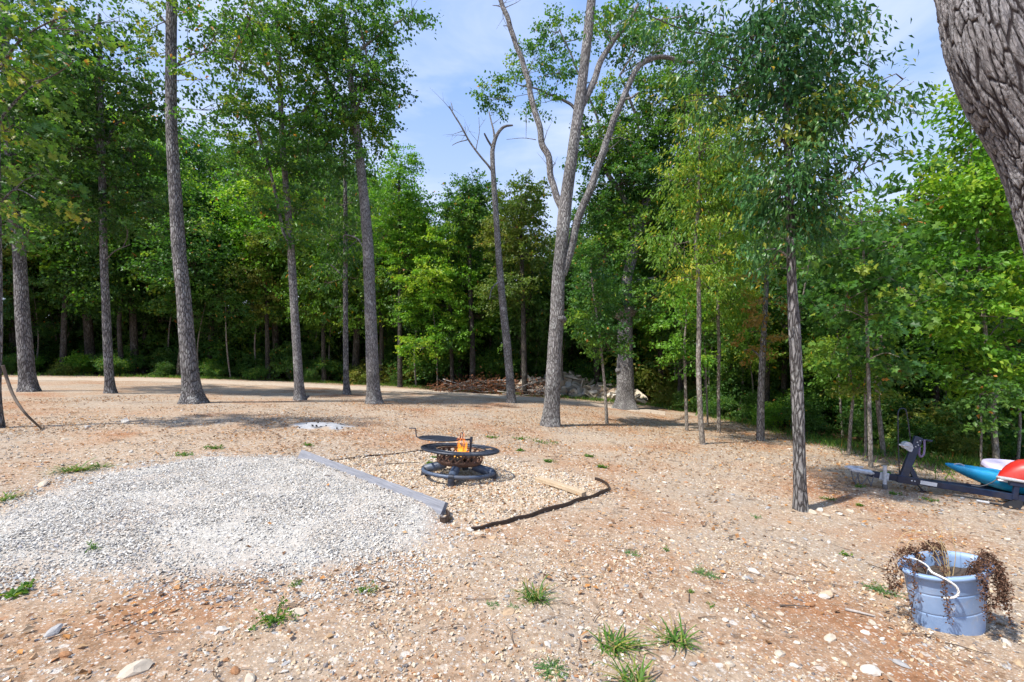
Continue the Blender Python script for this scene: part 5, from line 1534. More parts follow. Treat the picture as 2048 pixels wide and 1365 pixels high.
# stick leaning on the near oak
P, R = smooth_path([at(6, 731, 7.62), at(14, 757, 7.66), at(28, 793, 7.6), at(50, 826, 7.5), hit(83, 858)], np.array([5, 5.5, 5, 4.5, 3.5]) / FPX * 7.6 / 2, .05)
mb = MB(); tube(mb, P, R, 8, rough=bark_rough(3, .15))
o = mb.build("leaning_stick", M['twig'], origin=P[-1]); o.location = Vector([float(q) for q in P[-1]]); tag(o, "bent dark stick leaning against the oak trunk", "stick")
for px, py, L, a, lab in ((1690, 1222, .16, -0.55, "flat grey splinter of wood on the ground near the blue tub"), (1560, 1215, .2, .25, "thin dark twig forked on the bare ground before the blue tub"), (775, 930, .5, .35, "dark twig lying on the pad between plank and fire pit")):
    p = hit(px, py)
    mb = MB(); tube(mb, curvy(p, a, L, rb, .012, 6, .05) - p, np.linspace(.008, .004, 6) * (1.3 if 'splinter' in lab else .8), 6)
    o = mb.build("stick", M['dead_wood' if 'splinter' in lab else 'twig']); o.location = Vector([float(q) for q in p]); tag(o, lab, "stick")

# ------------------------------------------------------------------ boat trailer
M['trailer'] = simple("trailer_black_paint", (0.012, 0.021, 0.052), 0.35, 0.1, var=0.4, scale=9, bump=0.05, dirt=(0.05, 0.05, 0.06))
M['galv'] = simple("galvanised_steel", (0.56, 0.59, 0.63), 0.45, 0.25, var=0.3, scale=20, dirt=(0.25, 0.25, 0.26))
M['chain'] = simple("dull_chain_steel", (0.16, 0.16, 0.17), 0.5, 0.6)
M['sticker'] = simple("white_reflector_tape", (0.72, 0.74, 0.74), 0.5, var=0.08, bump=0)
M['strap'] = simple("faded_purple_strap", (0.22, 0.17, 0.30), 0.8)
M['carpet'] = simple("grey_bunk_carpet", (0.42, 0.42, 0.43), 0.95, var=0.2, scale=80, bump=0.4)
M['rubber'] = simple("tyre_rubber", (0.02, 0.02, 0.021), 0.8)
TA, TB = at(1700, 941, 6.75), at(2048, 998, 6.1)
e1 = unit(TB - TA); e2 = unit(np.cross([0, 0, 1.0], e1)); e3 = np.cross(e1, e2); E = np.column_stack([e1, e2, e3])
def W(x, y, z): return TA + e1 * x + e2 * y + e3 * z
def tx(px):                                              # distance along the tongue of a picture column
    k = (px - CX) / FPX
    return (k * TA[1] - TA[0]) / (e1[0] - k * e1[1])
trl_base = np.array([W(tx(1765), 0, 0)[0], W(tx(1765), 0, 0)[1], 0.0]); trl_base[2] = ground_z(trl_base[0], trl_base[1])
trl = empty("boat_trailer", trl_base); tag(trl, "black boat trailer with raised winch post and galvanised hitch, kayaks on its bunks", "trailer")
def tpart(name, mb, m, parent=None):
    o = mb.build(name, M[m], parent or trl, trl_base)
    return o
HB = 0.085
def tbox(x0, x1, y, z, wy, hz, bev=.006): 
    mb = MB(); return box(mb, W((x0 + x1) / 2, y, z), (x1 - x0, wy, hz), E, bev)
LEN = tx(2048) + 2.6
tongue = tpart("tongue_beam", tbox(tx(1732), LEN, 0, 0, .075, HB), 'trailer')
tpart("reflector_strip", tbox(tx(1838), tx(1871), -.039, 0.0, .004, HB * .62, 0), 'sticker', tongue)
tpart("clamp_plate", tbox(tx(1792), tx(1832), 0, -.003, .095, .105), 'trailer', tongue)
for q in (1820, 1826):
    mb = MB(); tube(mb, [W(tx(q), -.05, .005), W(tx(q), -.056, .005)], .010, 10); tpart("bolt", mb, 'galv', tongue)
# coupler
mb = MB(); box(mb, W(tx(1722), 0, .015), (tx(1745) - tx(1700), .10, .07), E, .02); box(mb, W(tx(1705), 0, .035), (.16, .07, .05), E, .018); cpl = tpart("coupler", mb, 'galv')
mb = MB(); tube(mb, smooth_path([W(tx(1690) - .01, 0, .035), W(tx(1700), 0, .06), W(tx(1725), 0, .075)], [1] * 3, .03)[0], .012, 8); tpart("latch", mb, 'galv', cpl)
for q, dz_ in ((1737, -.035), (1743, -.035)):
    mb = MB(); tube(mb, [W(tx(q), -.04, .02), W(tx(q), -.055, .02)], .016, 12); tpart("bolt", mb, 'galv', cpl)
for c0, mid, c1 in (((1700, .0), (1708, -.14), (1716, .0)), ((1712, -.02), (1722, -.16), (1735, -.03)), ((1730, -.02), (1741, -.13), (1745, -.02))):
    P, _ = smooth_path([W(tx(c0[0]), -.05, c0[1]), W(tx(mid[0]), -.06, mid[1]), W(tx(c1[0]), -.05, c1[1])], [1] * 3, .012)
    ch = MB()
    for k in range(0, len(P) - 1):
        t = unit(P[k + 1] - P[k]) * .016
        tube(ch, [P[k] - t * .4, P[k] + t], .006 + .003 * (k % 2), 6, True)
    tpart("safety_chain", ch, 'chain', cpl)
for q in (1711, 1741):
    g0 = W(tx(q), -.06, -.14)
    mb = MB(); tube(mb, [g0, np.array([g0[0], g0[1], ground_z(g0[0], g0[1]) + .01])], .012, 6); tpart("chain_hook", mb, 'chain', cpl)
# jack with bracket
jx = tx(1765); jp = W(jx, -.075, 0); gz_ = float(ground_z(jp[0], jp[1]))
mb = MB(); tube(mb, [np.array([jp[0], jp[1], gz_ + .06]), jp + [0, 0, .16]], .024, 12); jack = tpart("jack_post", mb, 'galv')
mb = MB(); tube(mb, [np.array([jp[0], jp[1], gz_ - .01]), np.array([jp[0], jp[1], gz_ + .07])], [.034, .03], 12); tpart("jack_foot", mb, 'chain', jack)
tpart("jack_bracket", tbox(tx(1757), tx(1775), -.045, 0.0, .02, .11), 'galv', jack)
# winch post, brace, winch, strap and bow stop
up = np.array([0, 0, 1.0])
b0 = W(tx(1806), 0, .03); Ymid = b0[1]
t0 = at(1837, 874, Ymid)
dvec = t0 - b0; L = np.linalg.norm(dvec); f3 = unit(dvec); f1 = unit(np.cross(e2, f3)); PM = np.column_stack([f1, e2, f3])
mb = MB(); box(mb, (b0 + t0) / 2, (.095, .06, L), PM, .006); wp = tpart("winch_post", mb, 'trailer')
for k in range(4):
    q = b0 + dvec * (0.76 + .055 * k) + f1 * (0.018 if k % 2 else -.005) - e2 * .032
    mb = MB(); tube(mb, [q, q - e2 * .006], .009, 8); tpart("bolt", mb, 'galv', wp)
s0 = b0 + dvec * .32; s1 = W(tx(1832), 0, .02)
d2 = s1 - s0; g3 = unit(d2); g1 = unit(np.cross(e2, g3))
mb = MB(); box(mb, (s0 + s1) / 2, (.06, .05, np.linalg.norm(d2) + .04), np.column_stack([g1, e2, g3]), .004); tpart("brace", mb, 'trailer', wp)
wq = b0 + dvec * .72 - f1 * .095
mb = MB(); tube(mb, [wq - e2 * .05, wq + e2 * .05], .055, 22); box(mb, wq + f1 * .05 - f3 * .03, (.05, .07, .08), PM, .006); win = tpart("winch", mb, 'galv', wp)
mb = MB(); tube(mb, [wq - e2 * .06 - f1 * .0, wq - e2 * .065 - f1 * .11 - f3 * .025], .009, 8); tube(mb, [wq - e2 * .06 - f1 * .105 - f3 * .02, wq - e2 * .10 - f1 * .115 - f3 * .02], .011, 8); tpart("crank", mb, 'galv', win)
tq = b0 + dvec * .95
mb = MB(); tube(mb, [tq + f1 * .03, tq + e1 * .17 + up * .0], .010, 8); tube(mb, [tq + e1 * .09, tq + e1 * .16 - up * .01], .016, 8); tpart("bow_stop", mb, 'trailer', wp)
sq = tq + e1 * .07 - up * .05 - e2 * .02
P, _ = smooth_path([sq + up * .05, sq - up * .08 + e1 * .0, sq - up * .16 - e1 * .01, sq - up * .20 - e1 * .04, sq - up * .16 - e1 * .065, sq - up * .06 - e1 * .06], [1] * 6, .015)
mb = MB(); tube(mb, P, .016, 8, flat=.35); tpart("winch_strap", mb, 'strap', wp)
# tall hoop
Yh = Ymid + .06
P, _ = smooth_path([at(1799, 948, Yh), at(1797, 900, Yh), at(1796, 850, Yh), at(1796, 828, Yh), at(1799, 819, Yh), at(1805, 817, Yh), at(1811, 820, Yh), at(1814, 830, Yh), at(1819, 865, Yh), at(1823, 892, Yh)], [1] * 10, .02)
mb = MB(); tube(mb, P, .0065, 8); tpart("guide_hoop", mb, 'trailer')
# prop leg
g1p = hit(1847, 985)
mb = MB(); tube(mb, [W(tx(1833), 0, -.03), g1p + [0, 0, .01]], .011, 8); tube(mb, [g1p + [-.05, 0, .012], g1p + [.03, 0, .012]], .014, 8); tpart("prop_leg", mb, 'trailer')
# side rails, cross members, bunks, axle and wheels (mostly beyond the frame)
for sg in (1, -1):
    P = [W(tx(1836), .03 * sg, .01), W(tx(1936), .16 * sg + .1 * (sg > 0), .0), W(tx(2048) + .3, .52 * sg, 0.0), W(LEN, .55 * sg, 0.0)]
    if sg < 0:
        P = [W(tx(2048) + .2, -.05, .0), W(tx(2048) + .7, -.5, 0), W(LEN, -.55, 0)]
    Q, R = smooth_path(P, [.032] * len(P), .06)
    mb = MB(); tube(mb, Q, .033, 4); tpart("side_rail", mb, 'trailer')
for x in (tx(2048) + .8, LEN - .15):
    mb = MB(); box(mb, W(x, 0, 0), (.06, 1.1, .06), E, .005); tpart("cross_member", mb, 'trailer')
bx0 = tx(1988)
for sg in (-1, 1):
    yb = -.03 if sg < 0 else .62
    bk = tpart("bunk", tbox(bx0 + (.25 if sg > 0 else 0), LEN + .1, yb, .235, .10, .035, .01), 'carpet')
    tpart("bunk_rail", tbox(bx0 + (.4 if sg > 0 else .12), LEN, yb, .185, .06, .06), 'trailer', bk)
    for x in (tx(2026), LEN - .5):
        mb = MB(); box(mb, W(x, yb, .085), (.055, .04, .22), E, .004); tpart("bunk_bracket", mb, 'trailer', bk)
ax = tx(2048) + 1.55
mb = MB(); tube(mb, [W(ax, -.75, -.06), W(ax, .75, -.06)], .03, 10); axle = tpart("axle", mb, 'trailer')
for sg in (-1, 1):
    c = W(ax, .72 * sg, 0); gz2 = float(ground_z(c[0], c[1])); rad = .235
    c = np.array([c[0], c[1], gz2 + rad - .005])
    prof = [(0.001, .05), (.12, .05), (.14, .075), (.20, .085), (.228, .07), (.235, .04), (.235, -.04), (.228, -.07), (.20, -.085), (.14, -.075), (.12, -.05), (.001, -.05)]
    th = np.linspace(0, 2 * np.pi, 36, endpoint=False); pr = np.array(prof)
    V = c + pr[:, 0][:, None, None] * (np.cos(th)[None, :, None] * np.array([e1[0], e1[1], 0]) + np.sin(th)[None, :, None] * up) + pr[:, 1][:, None, None] * e2
    i = np.arange(len(pr) - 1)[:, None] * 36; j = np.arange(36)[None]; j2 = (j + 1) % 36
    Fq = np.stack([i + j, i + j2, i + 36 + j2, i + 36 + j], -1)
    mb = MB(); mb.add(V.reshape(-1, 3), Fq[2:9].reshape(-1, 4), smooth=True); wh = tpart("wheel", mb, 'rubber')
    mb = MB(); mb.add(V.reshape(-1, 3), np.concatenate([Fq[:2], Fq[9:]]).reshape(-1, 4), smooth=True); tpart("wheel_rim", mb, 'galv', wh)

# ------------------------------------------------------------------ boats on the trailer
M['blue_hull'] = simple("blue_polyethylene", (0.010, 0.34, 0.66), 0.42, var=0.22, scale=5.0, bump=0.03, spec=0.45, dirt=(0.06, 0.32, 0.52))
M['red_hull'] = simple("red_polyethylene", (0.50, 0.018, 0.012), 0.42, var=0.18, scale=5.0, bump=0.03, dirt=(0.38, 0.06, 0.045))
M['lilac'] = simple("pale_lilac_board", (0.56, 0.50, 0.66), 0.4, var=0.06, scale=3, bump=0)
M['board_rim'] = simple("blue_violet_board_edge", (0.09, 0.07, 0.26), 0.4, bump=0)
M['logo_red'] = simple("red_logo_ink", (0.55, 0.05, 0.10), 0.5, bump=0)
M['logo_white'] = simple("white_logo_ink", (0.80, 0.80, 0.82), 0.5, var=.05, bump=0)
M['black_plastic'] = simple("black_plastic", (0.014, 0.014, 0.017), 0.45)
def hull(N0, L, half, depth, crownz, invert, n=40, m=24, keel_up=.25, flat_deck=False):
    """loft of closed sections along e1 from the bow N0; returns vertices and faces"""
    V = []
    for k in range(n + 1):
        s = k / n
        b = math.sin(math.pi * min(1, max(0, s))) ** 0.62 if 0 < s < 1 else 0.0
        w = half * b + .008
        endr = (1 - min(1, s / keel_up)) ** 2 if s < .5 else (1 - min(1, (1 - s) / keel_up)) ** 2
        bot = -depth * (1 - endr * .92)
        sheer = .03 * ((2 * s - 1) ** 2)
        th = np.linspace(0, 2 * np.pi, m, endpoint=False)
        c, sn = np.cos(th), np.sin(th)
        y = w * np.sign(c) * np.abs(c) ** .75
        z = np.where(sn >= 0, crownz * b * np.abs(sn) ** .9, bot * np.abs(sn) ** .62) + sheer
        z = z + np.where(np.abs(sn) < .3, .010, 0)              # proud gunwale band
        y = y * np.where((sn > -.35) & (sn < .25), 1.03, 1.0)
        if invert:
            z = -z
        V.append(N0 + e1 * (s * L) + y[:, None] * e2 + z[:, None] * up)
    V = np.array(V)
    i = np.arange(n)[:, None] * m; j = np.arange(m)[None]; j2 = (j + 1) % m
    F4 = np.stack([i + j, i + j2, i + m + j2, i + m + j], -1).reshape(-1, 4)
    return V.reshape(-1, 3), F4
def boat(name, label, N0, material, args, parts=()):
    root = empty(name, N0); tag(root, label, "kayak")
    V, F4 = hull(N0, *args)
    mb = MB().add(V, F4, smooth=True)
    h = mb.build("hull", M[material], root, N0)
    return root, h
NB = at(1891, 932, 6.75)
kb, hb = boat("kayak", "bright blue kayak lying right side up with its bow off the trailer frame", NB, 'blue_hull', (3.0, .36, .23, .045, False))
mb = MB(); P, _ = smooth_path([NB + e1 * .10 + up * .03, NB + e1 * .13 + up * .055, NB + e1 * .19 + up * .055, NB + e1 * .22 + up * .035], [1] * 4, .02); tube(mb, P, .011, 8); mb.build("carry_handle", M['carpet'], kb, NB)
q0 = NB + e1 * 1.5
mb = MB()
P = np.array([q0 + e1 * .45 * math.cos(t) + e2 * .24 * math.sin(t) + up * .055 for t in np.linspace(0, 2 * math.pi, 41)])
tube(mb, P, .018, 8, False); mb.build("cockpit_rim", M['black_plastic'], kb, NB)
NR = at(1993, 955, 6.28)
kr, hr = boat("kayak", "red kayak turned upside down on the trailer's near bunk", NR, 'red_hull', (2.6, .36, .32, .02, True, 40, 24, .13))
P = np.array([NR + e1 * (s * 2.6) + e2 * (-.37 * math.sin(math.pi * s) ** .62 - .008) + up * (-.03 * (2 * s - 1) ** 2) for s in np.linspace(0.002, .998, 40)])
mb = MB(); tube(mb, P, .012, 8); mb.build("gunwale", M['logo_white'], kr, NR)
# rope tie from the bunk end to the blue kayak
mb = MB(); P, _ = smooth_path([W(bx0, -.03, .23), W(bx0 - .04, .0, .15), W(bx0 - .12, .05, .07), W(bx0 - .2, .1, .05)], [1] * 4, .02); tube(mb, P, .006, 6)
o = mb.build("tie_rope", M['chain'], origin=P[0]); o.location = Vector([float(q) for q in P[0]]); tag(o, "thin dark tie rope hanging from the bunk beside the blue hull", "rope")
# paddle board
NPB = at(1968, 931, 7.1)
e2t = unit(e2 + up * 0.20)
nb_ = unit(np.cross(e1, e2t))
pb = empty("paddle_board", NPB); tag(pb, "pale lilac paddle board with a red-ringed oval emblem behind the red kayak", "paddle board")
def outline(sc, n=60):
    t = np.linspace(0, 2 * np.pi, n, endpoint=False)
    x = 1.45 - 1.45 * np.sign(np.cos(t)) * np.abs(np.cos(t)) ** .55
    y = .37 * np.sign(np.sin(t)) * np.abs(np.sin(t)) ** .75
    return 1.45 + (x - 1.45) * (1 - (1 - sc) * .37 / 1.45), y * sc
def pbp(x, y, z): return NPB + e1 * x + e2t * (y + .0) + nb_ * z
rings = [(0.90, .055), (0.975, .045), (1.0, .015), (1.0, -.015), (.95, -.05), (.86, -.06)]
Vr = []
for sc, z in rings:
    x, y = outline(sc); Vr.append(np.array([pbp(a, b, z) for a, b in zip(x, y)]))
Vr = np.array(Vr); nn_ = 60
i = np.arange(len(rings) - 1)[:, None] * nn_; j = np.arange(nn_)[None]; j2 = (j + 1) % nn_
Fq = np.stack([i + j, i + nn_ + j, i + nn_ + j2, i + j2], -1)
mb = MB(); mb.add(Vr.reshape(-1, 3), Fq[:3].reshape(-1, 4), smooth=True); mb.add(Vr[0], [list(range(nn_))[::-1]]); mb.build("deck", M['lilac'], pb, NPB)
mb = MB(); mb.add(Vr.reshape(-1, 3), Fq[3:].reshape(-1, 4), smooth=True); mb.add(Vr[-1], [list(range(nn_))]); mb.build("underside", M['board_rim'], pb, NPB)
for nm, m_, r1, z in (("emblem_ring", 'logo_red', 1.0, .058), ("emblem", 'logo_white', .84, .0605)):
    t = np.linspace(0, 2 * np.pi, 32, endpoint=False)
    V = np.array([pbp(.32 + .15 * r1 * math.cos(a), -.16 + .15 * r1 * math.sin(a), z) for a in t])
    mb = MB(); mb.add(V, [list(range(32))]); mb.build(nm, M[m_], pb, NPB)
# black paddle on the ground
pg, pe = hit(1957, 1007), hit(2003, 1015)
pd = empty("paddle", pe); tag(pd, "black paddle lying on the ground under the trailer", "paddle")
mb = MB(); tube(mb, [pg + [0, 0, .03], pe + [0, 0, .03]], .015, 8); mb.build("shaft", M['black_plastic'], pd, pe)
mb = MB(); tube(mb, [pg + [0, 0, .03] - unit(pe - pg) * .02, pg + [0, 0, .03] + unit(pe - pg) * .10], .017, 8); mb.build("ferrule", M['carpet'], pd, pe)
d = unit(pe - pg); bl_ = [(0, 0.0), (.03, .035), (.10, .09), (.17, .125), (.20, .12), (.20, .06), (.17, 0.0), (.10, -.02), (.03, -.01)]
mb = MB()
V = np.array([pe + d * a + up * (b * .85 + .02) + np.array([0, .15 * b, 0]) for a, b in bl_]); V2 = V + np.array([0, .012, 0])
k = len(bl_)
mb.add(np.vstack([V, V2]), [list(range(k))]); mb.add(np.vstack([V, V2]), [list(range(2 * k - 1, k - 1, -1))])
mb.add(np.vstack([V, V2]), [[q, (q + 1) % k, k + (q + 1) % k, k + q] for q in range(k)])
mb.build("blade", M['black_plastic'], pd, pe)

# ------------------------------------------------------------------ blue tub with withered plants
def tub_mat():
    m, N, L, B = mat("scuffed_blue_plastic")
    tc = N.new("ShaderNodeTexCoord")
    n1 = noise(N, L, tc.outputs["Object"], 5.0, 6, .6)
    r = ramp(N, [(0.3, (0.19, 0.30, 0.50)), (0.7, (0.30, 0.42, 0.62))]); L.new(n1.outputs["Fac"], r.inputs["Fac"])
    mp = N.new("ShaderNodeMapping"); mp.inputs["Scale"].default_value = (1, 1, .45); L.new(tc.outputs["Object"], mp.inputs["Vector"])
    n2 = noise(N, L, mp.outputs["Vector"], 16.0, 5, .7)
    r2 = ramp(N, [(0.60, 0.0), (0.67, 0.75)]); L.new(n2.outputs["Fac"], r2.inputs["Fac"])
    c = mixc(N, L, r2.outputs["Color"], r.outputs["Color"], (0.62, 0.66, 0.70))
    n3 = noise(N, L, tc.outputs["Object"], 9.0, 8, .75)
    r3 = ramp(N, [(0.55, 0.0), (0.75, 0.5)]); L.new(n3.outputs["Fac"], r3.inputs["Fac"])
    c = mixc(N, L, r3.outputs["Color"], c, (0.36, 0.33, 0.31))
    L.new(c, B.inputs["Base Color"]); B.inputs["Roughness"].default_value = .5
    return m
M['tub'] = tub_mat()
M['rope'] = simple("white_rope", (0.66, 0.64, 0.60), 0.9, var=.2, scale=150, bump=.6)
M['soil'] = simple("dry_potting_soil", (0.06, 0.045, 0.035), 0.95, var=.5, scale=60, bump=1.0)
M['straw'] = simple("dry_straw", (0.55, 0.40, 0.20), 0.8, bump=0)
M['withered'] = attr_col_mat("withered_leaf", rough=.8, bscale=40, var=.3, trans=.15)
tp = hit(1898, 1249)
tub = empty("planter_tub", tp, (math.radians(2), math.radians(-6.5), math.radians(4)))
tag(tub, "faded blue oval plastic tub planted with withered brown vines", "tub")
TM = tub.matrix_basis
def oval(prof, n=72, mb=None):
    th = np.linspace(0, 2 * np.pi, n, endpoint=False)
    V = []
    for a, b, z in prof:
        V.append(np.column_stack([a * np.cos(th), b * np.sin(th), np.full(n, z)]))
    V = np.array(V); i = np.arange(len(prof) - 1)[:, None] * n; j = np.arange(n)[None]; j2 = (j + 1) % n
    mb = mb or MB()
    mb.add(V.reshape(-1, 3), np.stack([i + j, i + j2, i + n + j2, i + n + j], -1).reshape(-1, 4), smooth=True)
    return mb
HT = .40
def ab(z): 
    t = z / HT
    return .208 + .044 * t, .125 + .026 * t
prof = [(.001, .001, -.02), (*ab(-.02), -.02)]
prof += [(*ab(-.012), -.012), (*ab(0.006), .006)]
for z0 in (.135, .265):
    a, b = ab(z0); a3, b3 = ab(z0 - .012); a4, b4 = ab(z0 + .012); prof += [(a3, b3, z0 - .012), (a, b, z0 - .0022), (a - .0016, b - .0016, z0 - .0012), (a - .0016, b - .0016, z0 + .0012), (a, b, z0 + .0022), (a4, b4, z0 + .012)]
a, b = ab(HT); prof += [(*ab(HT - .05), HT - .05), (a, b, HT - .030)]
mb = oval(prof); mb.build("tub_wall", M['tub'], tub)
mb = oval([(a, b, HT - .031), (a + .020, b + .020, HT - .028), (a + .023, b + .023, HT - .006), (a + .012, b + .012, HT), (a - .006, b - .006, HT - .002), (a - .012, b - .012, HT - .03), (*[q - .012 for q in ab(.2)], .2)]); mb.build("rim", M['tub'], tub)
mb = MB(); th = np.linspace(0, 2 * np.pi, 48, endpoint=False); a2, b2 = ab(.29); rs = []
for rr0 in (0.001, .35, .7, .985):
    rs.append(np.column_stack([(a2 - .01) * rr0 * np.cos(th), (b2 - .01) * rr0 * np.sin(th), .30 + .03 * vnoise(np.column_stack([np.cos(th) * rr0 * 4, np.sin(th) * rr0 * 4, th * 0]), 3)]))
V = np.array(rs); i = np.arange(3)[:, None] * 48; j = np.arange(48)[None]; j2 = (j + 1) % 48
mb.add(V.reshape(-1, 3), np.stack([i + j, i + 48 + j, i + 48 + j2, i + j2], -1).reshape(-1, 4), smooth=True); mb.build("soil", M['soil'], tub)
def rope_tube(P, r):
    P, _ = smooth_path(P, np.ones(len(P)), .006)
    mb = MB()
    ang = np.linspace(0, len(P) * .9, len(P))
    T = unit(np.gradient(P, axis=0)); U = unit(np.cross(T, [0.3, .2, 1.0])); W_ = np.cross(T, U)
    for k in range(3):
        tube(mb, P + r * .5 * (np.cos(ang + k * 2.09)[:, None] * U + np.sin(ang + k * 2.09)[:, None] * W_), r * .62, 6)
    return mb
fb = -(b + .02)
mb = rope_tube([(-.10, .02, .33), (-.17, -.06, HT + .015), (-.19, -.105, HT + .02), (-.16, -.15, HT + .0), (-.125, -.175, HT - .035), (-.115, -.18, HT - .075), (-.135, -.17, HT - .105), (-.175, -.145, HT - .118)], .0065); mb.build("rope_handle", M['rope'], tub)
mb = rope_tube([(-.14, .09, HT + .015), (-.12, .06, HT + .01), (-.10, .02, HT - .01), (-.09, .0, HT - .05)], .005); mb.build("rope_handle", M['rope'], tub)
pv = np.random.default_rng(12)
def vines(name, label, starts, n, hang, rngv, kmin=.5):
    """stems that spill over the rim, clothed in small shrivelled leaves"""
    root = empty(name, tp, tub.rotation_euler); tag(root, label, "dead plant")
    st, lf = MB(), MB()
    for k in range(n):
        a = rngv.uniform(*starts)
        ca, sa = math.cos(a), math.sin(a)
        out = rngv.uniform(.02, .08); h = hang * rngv.uniform(kmin, 1.0)
        A, B_ = a_rim * ca, b_rim * sa
        P, _ = smooth_path([(A * .55, B_ * .55, .31), (A * .85, B_ * .85, HT + rngv.uniform(.0, .06)), (A * 1.0 + out * .5 * ca, B_ + out * .5 * sa, HT + rngv.uniform(-.005, .04)), (A + out * ca, B_ + out * sa, HT - h * .4), (A + (out + rngv.normal(0, .02)) * ca, B_ + (out + rngv.normal(0, .015)) * sa, HT - h)], np.ones(5), .02)
        tube(st, P, np.linspace(.0025, .001, len(P)), 4, False, c=(0.10, .05, .03))
        m = int(len(P) * 6)
        q = P[rngv.integers(len(P) // 4, len(P), m)] + rngv.normal(0, .012, (m, 3))
        add_leaves(lf, q, rngv.normal(0, 1, (m, 3)) - [0, 0, .6], unit(rngv.normal(0, 1, (m, 3))), rngv.uniform(.010, .020, m), 'rhomb', np.zeros(m), col=np.array([[.125, .066, .040]]) * rngv.uniform(.45, 1.7, (m, 1)))
    st.build("stem", M['withered'], root); lf.build("withered_leaves", M['withered'], root)
    return root
a_rim, b_rim = ab(HT)[0] + .012, ab(HT)[1] + .012
vines("withered_vine", "thick mass of withered brown vine spilling over the tub's downhill end", (-1.5, .1), 14, .30, pv)
vines("withered_vine", "small withered vine hanging over the tub's uphill end", (2.55, 3.05), 3, .2, pv, .6)
vines("withered_vine", "single withered strand hanging down the tub's front by the two mould lines", (3.47, 3.5), 1, .30, pv, .95)
vines("withered_vine", "short withered strand hanging behind the white rope loop", (4.05, 4.1), 1, .25, pv, .95)
vines("withered_vine", "withered sprigs lying along the back of the tub rim", (1.0, 2.0), 8, .03, pv)
ss = empty("dry_grass", tp, tub.rotation_euler); tag(ss, "tall straw-coloured dry grass stalks arching out of the tub", "dead plant")
for k, pts in enumerate([[(.02, 0, .31), (-.0, .0, .50), (-.08, .02, .60), (-.20, .03, .62), (-.27, .03, .58), (-.30, .03, .50)], [(.03, .0, .31), (.02, .0, .48), (-.02, .02, .58), (-.09, .03, .68)], [(.05, 0, .31), (.08, 0, .45), (.07, .0, .55), (.10, .02, .67)],
                         [(.02, .02, .31), (-.03, .02, .46), (-.10, .03, .55), (-.18, .04, .56), (-.22, .04, .50)], [(.03, .02, .31), (.02, .03, .5), (.03, .03, .62)], [(.01, .0, .31), (-.05, .02, .44), (-.13, .02, .48), (-.16, .02, .43)], [(.06, .02, .31), (.02, .03, .44), (-.03, .03, .5), (-.04, .03, .45)]]):
    P, _ = smooth_path(pts, np.ones(len(pts)), .02)
    mb = MB(); tube(mb, P, np.linspace(.0035, .0012, len(P)), 5, False, flat=.5)
    mb.build("stalk", M['straw'], ss)

# ------------------------------------------------------------------ grass tufts and weeds
def tuft(px, py, wpx, label, nb=70, tall=.6, seed=1, leaf='weed', lop=0.0):
    rngv = np.random.default_rng(seed)
    p = hit(px, py); R = wpx / FPX * p[1] / 2
    mb = MB()
    for k in range(nb):
        a = rngv.uniform(0, 6.28); d = np.array([math.cos(a) + lop, math.sin(a), 0]); L = R * rngv.choice([.45, .7, 1.0, 1.35]) * rngv.uniform(.7, 1.1)
        r0 = rngv.normal(0, .20 * R, 2); h = L * tall * rngv.uniform(.4, 1.3)
        t = np.array([0, .35, .7, 1.0])
        P = np.array([r0[0], r0[1], -.01]) + np.outer(t * L, d) + np.column_stack([0 * t, 0 * t, h * (t * 1.9 - 1.35 * t * t)])
        s = unit(np.cross(d, [0, 0, 1.0])) * R * .035 * rngv.uniform(.6, 1.2)
        w = np.array([1, .9, .6, .05])[:, None]
        V = np.vstack([P - s * w, P + s * w])
        V[:, 2] = np.maximum(V[:, 2], ground_z(V[:, 0] + p[0], V[:, 1] + p[1]) - p[2] - .005)
        mb.add(V, [[0, 1, 5, 4], [1, 2, 6, 5], [2, 3, 7, 6]], (0.98 if rngv.random() < .16 else np.clip(rngv.normal(.4, .25), .02, .95)))
    o = mb.build("grass_tuft", M[leaf]); o.location = Vector([float(q) for q in p]); return tag(o, label, "grass", "grass tufts and weeds on the bare ground")
def weed(px, py, wpx, label, seed, n=90, flat=.35, leaf='weed', ls=.02, name="weed", ry=1.0):
    rngv = np.random.default_rng(seed)
    p = hit(px, py); R = wpx / FPX * p[1] / 2
    mb = MB()
    for k in range(max(5, n // 12)):
        a = rngv.uniform(0, 6.28); L = R * rngv.uniform(.5, 1.0)
        P = np.array([[0, 0, -.01], [.5 * L * math.cos(a), .5 * L * math.sin(a) * ry, flat * L * .7], [L * math.cos(a), L * math.sin(a) * ry, flat * L * rngv.uniform(.3, 1.2)]])
        P[1:, 2] += ground_z(P[1:, 0] + p[0], P[1:, 1] + p[1]) - p[2]
        Q, _ = smooth_path(P, np.ones(3), .02)
        tube(mb, Q, .0018, 4, False, a=.3)
        m = 12
        q = Q[rngv.integers(1, len(Q), m)] + rngv.normal(0, .006 + .03 * R, (m, 3))
        add_leaves(mb, q, rngv.normal(0, 1, (m, 3)) + [0, 0, .3], unit(rngv.normal(0, .6, (m, 3)) + [0, 0, 1]), ls * rngv.uniform(.6, 1.3, m), 'rhomb', np.clip(rngv.normal(.45, .2, m), .02, .95))
    o = mb.build(name, M[leaf]); o.location = Vector([float(q) for q in p]); return tag(o, label, "weed", "grass tufts and weeds on the bare ground")
tuft(1070, 1200, 80, "upright green grass tuft with a creeping grey-green weed beside it", 95, .9, 1)
tuft(1228, 1297, 110, "sprawling grass tuft touching a round cream stone", 85, .5, 2, lop=.25)
tuft(1352, 1285, 100, "spiky grass tuft with one long runner trailing away", 80, .6, 3)
tuft(1268, 1372, 120, "thin pale wispy grass tuft in front of the sprawling one", 70, .8, 4)
tuft(150, 942, 80, "low wide grass tuft at the rim of the white gravel", 90, .45, 5)
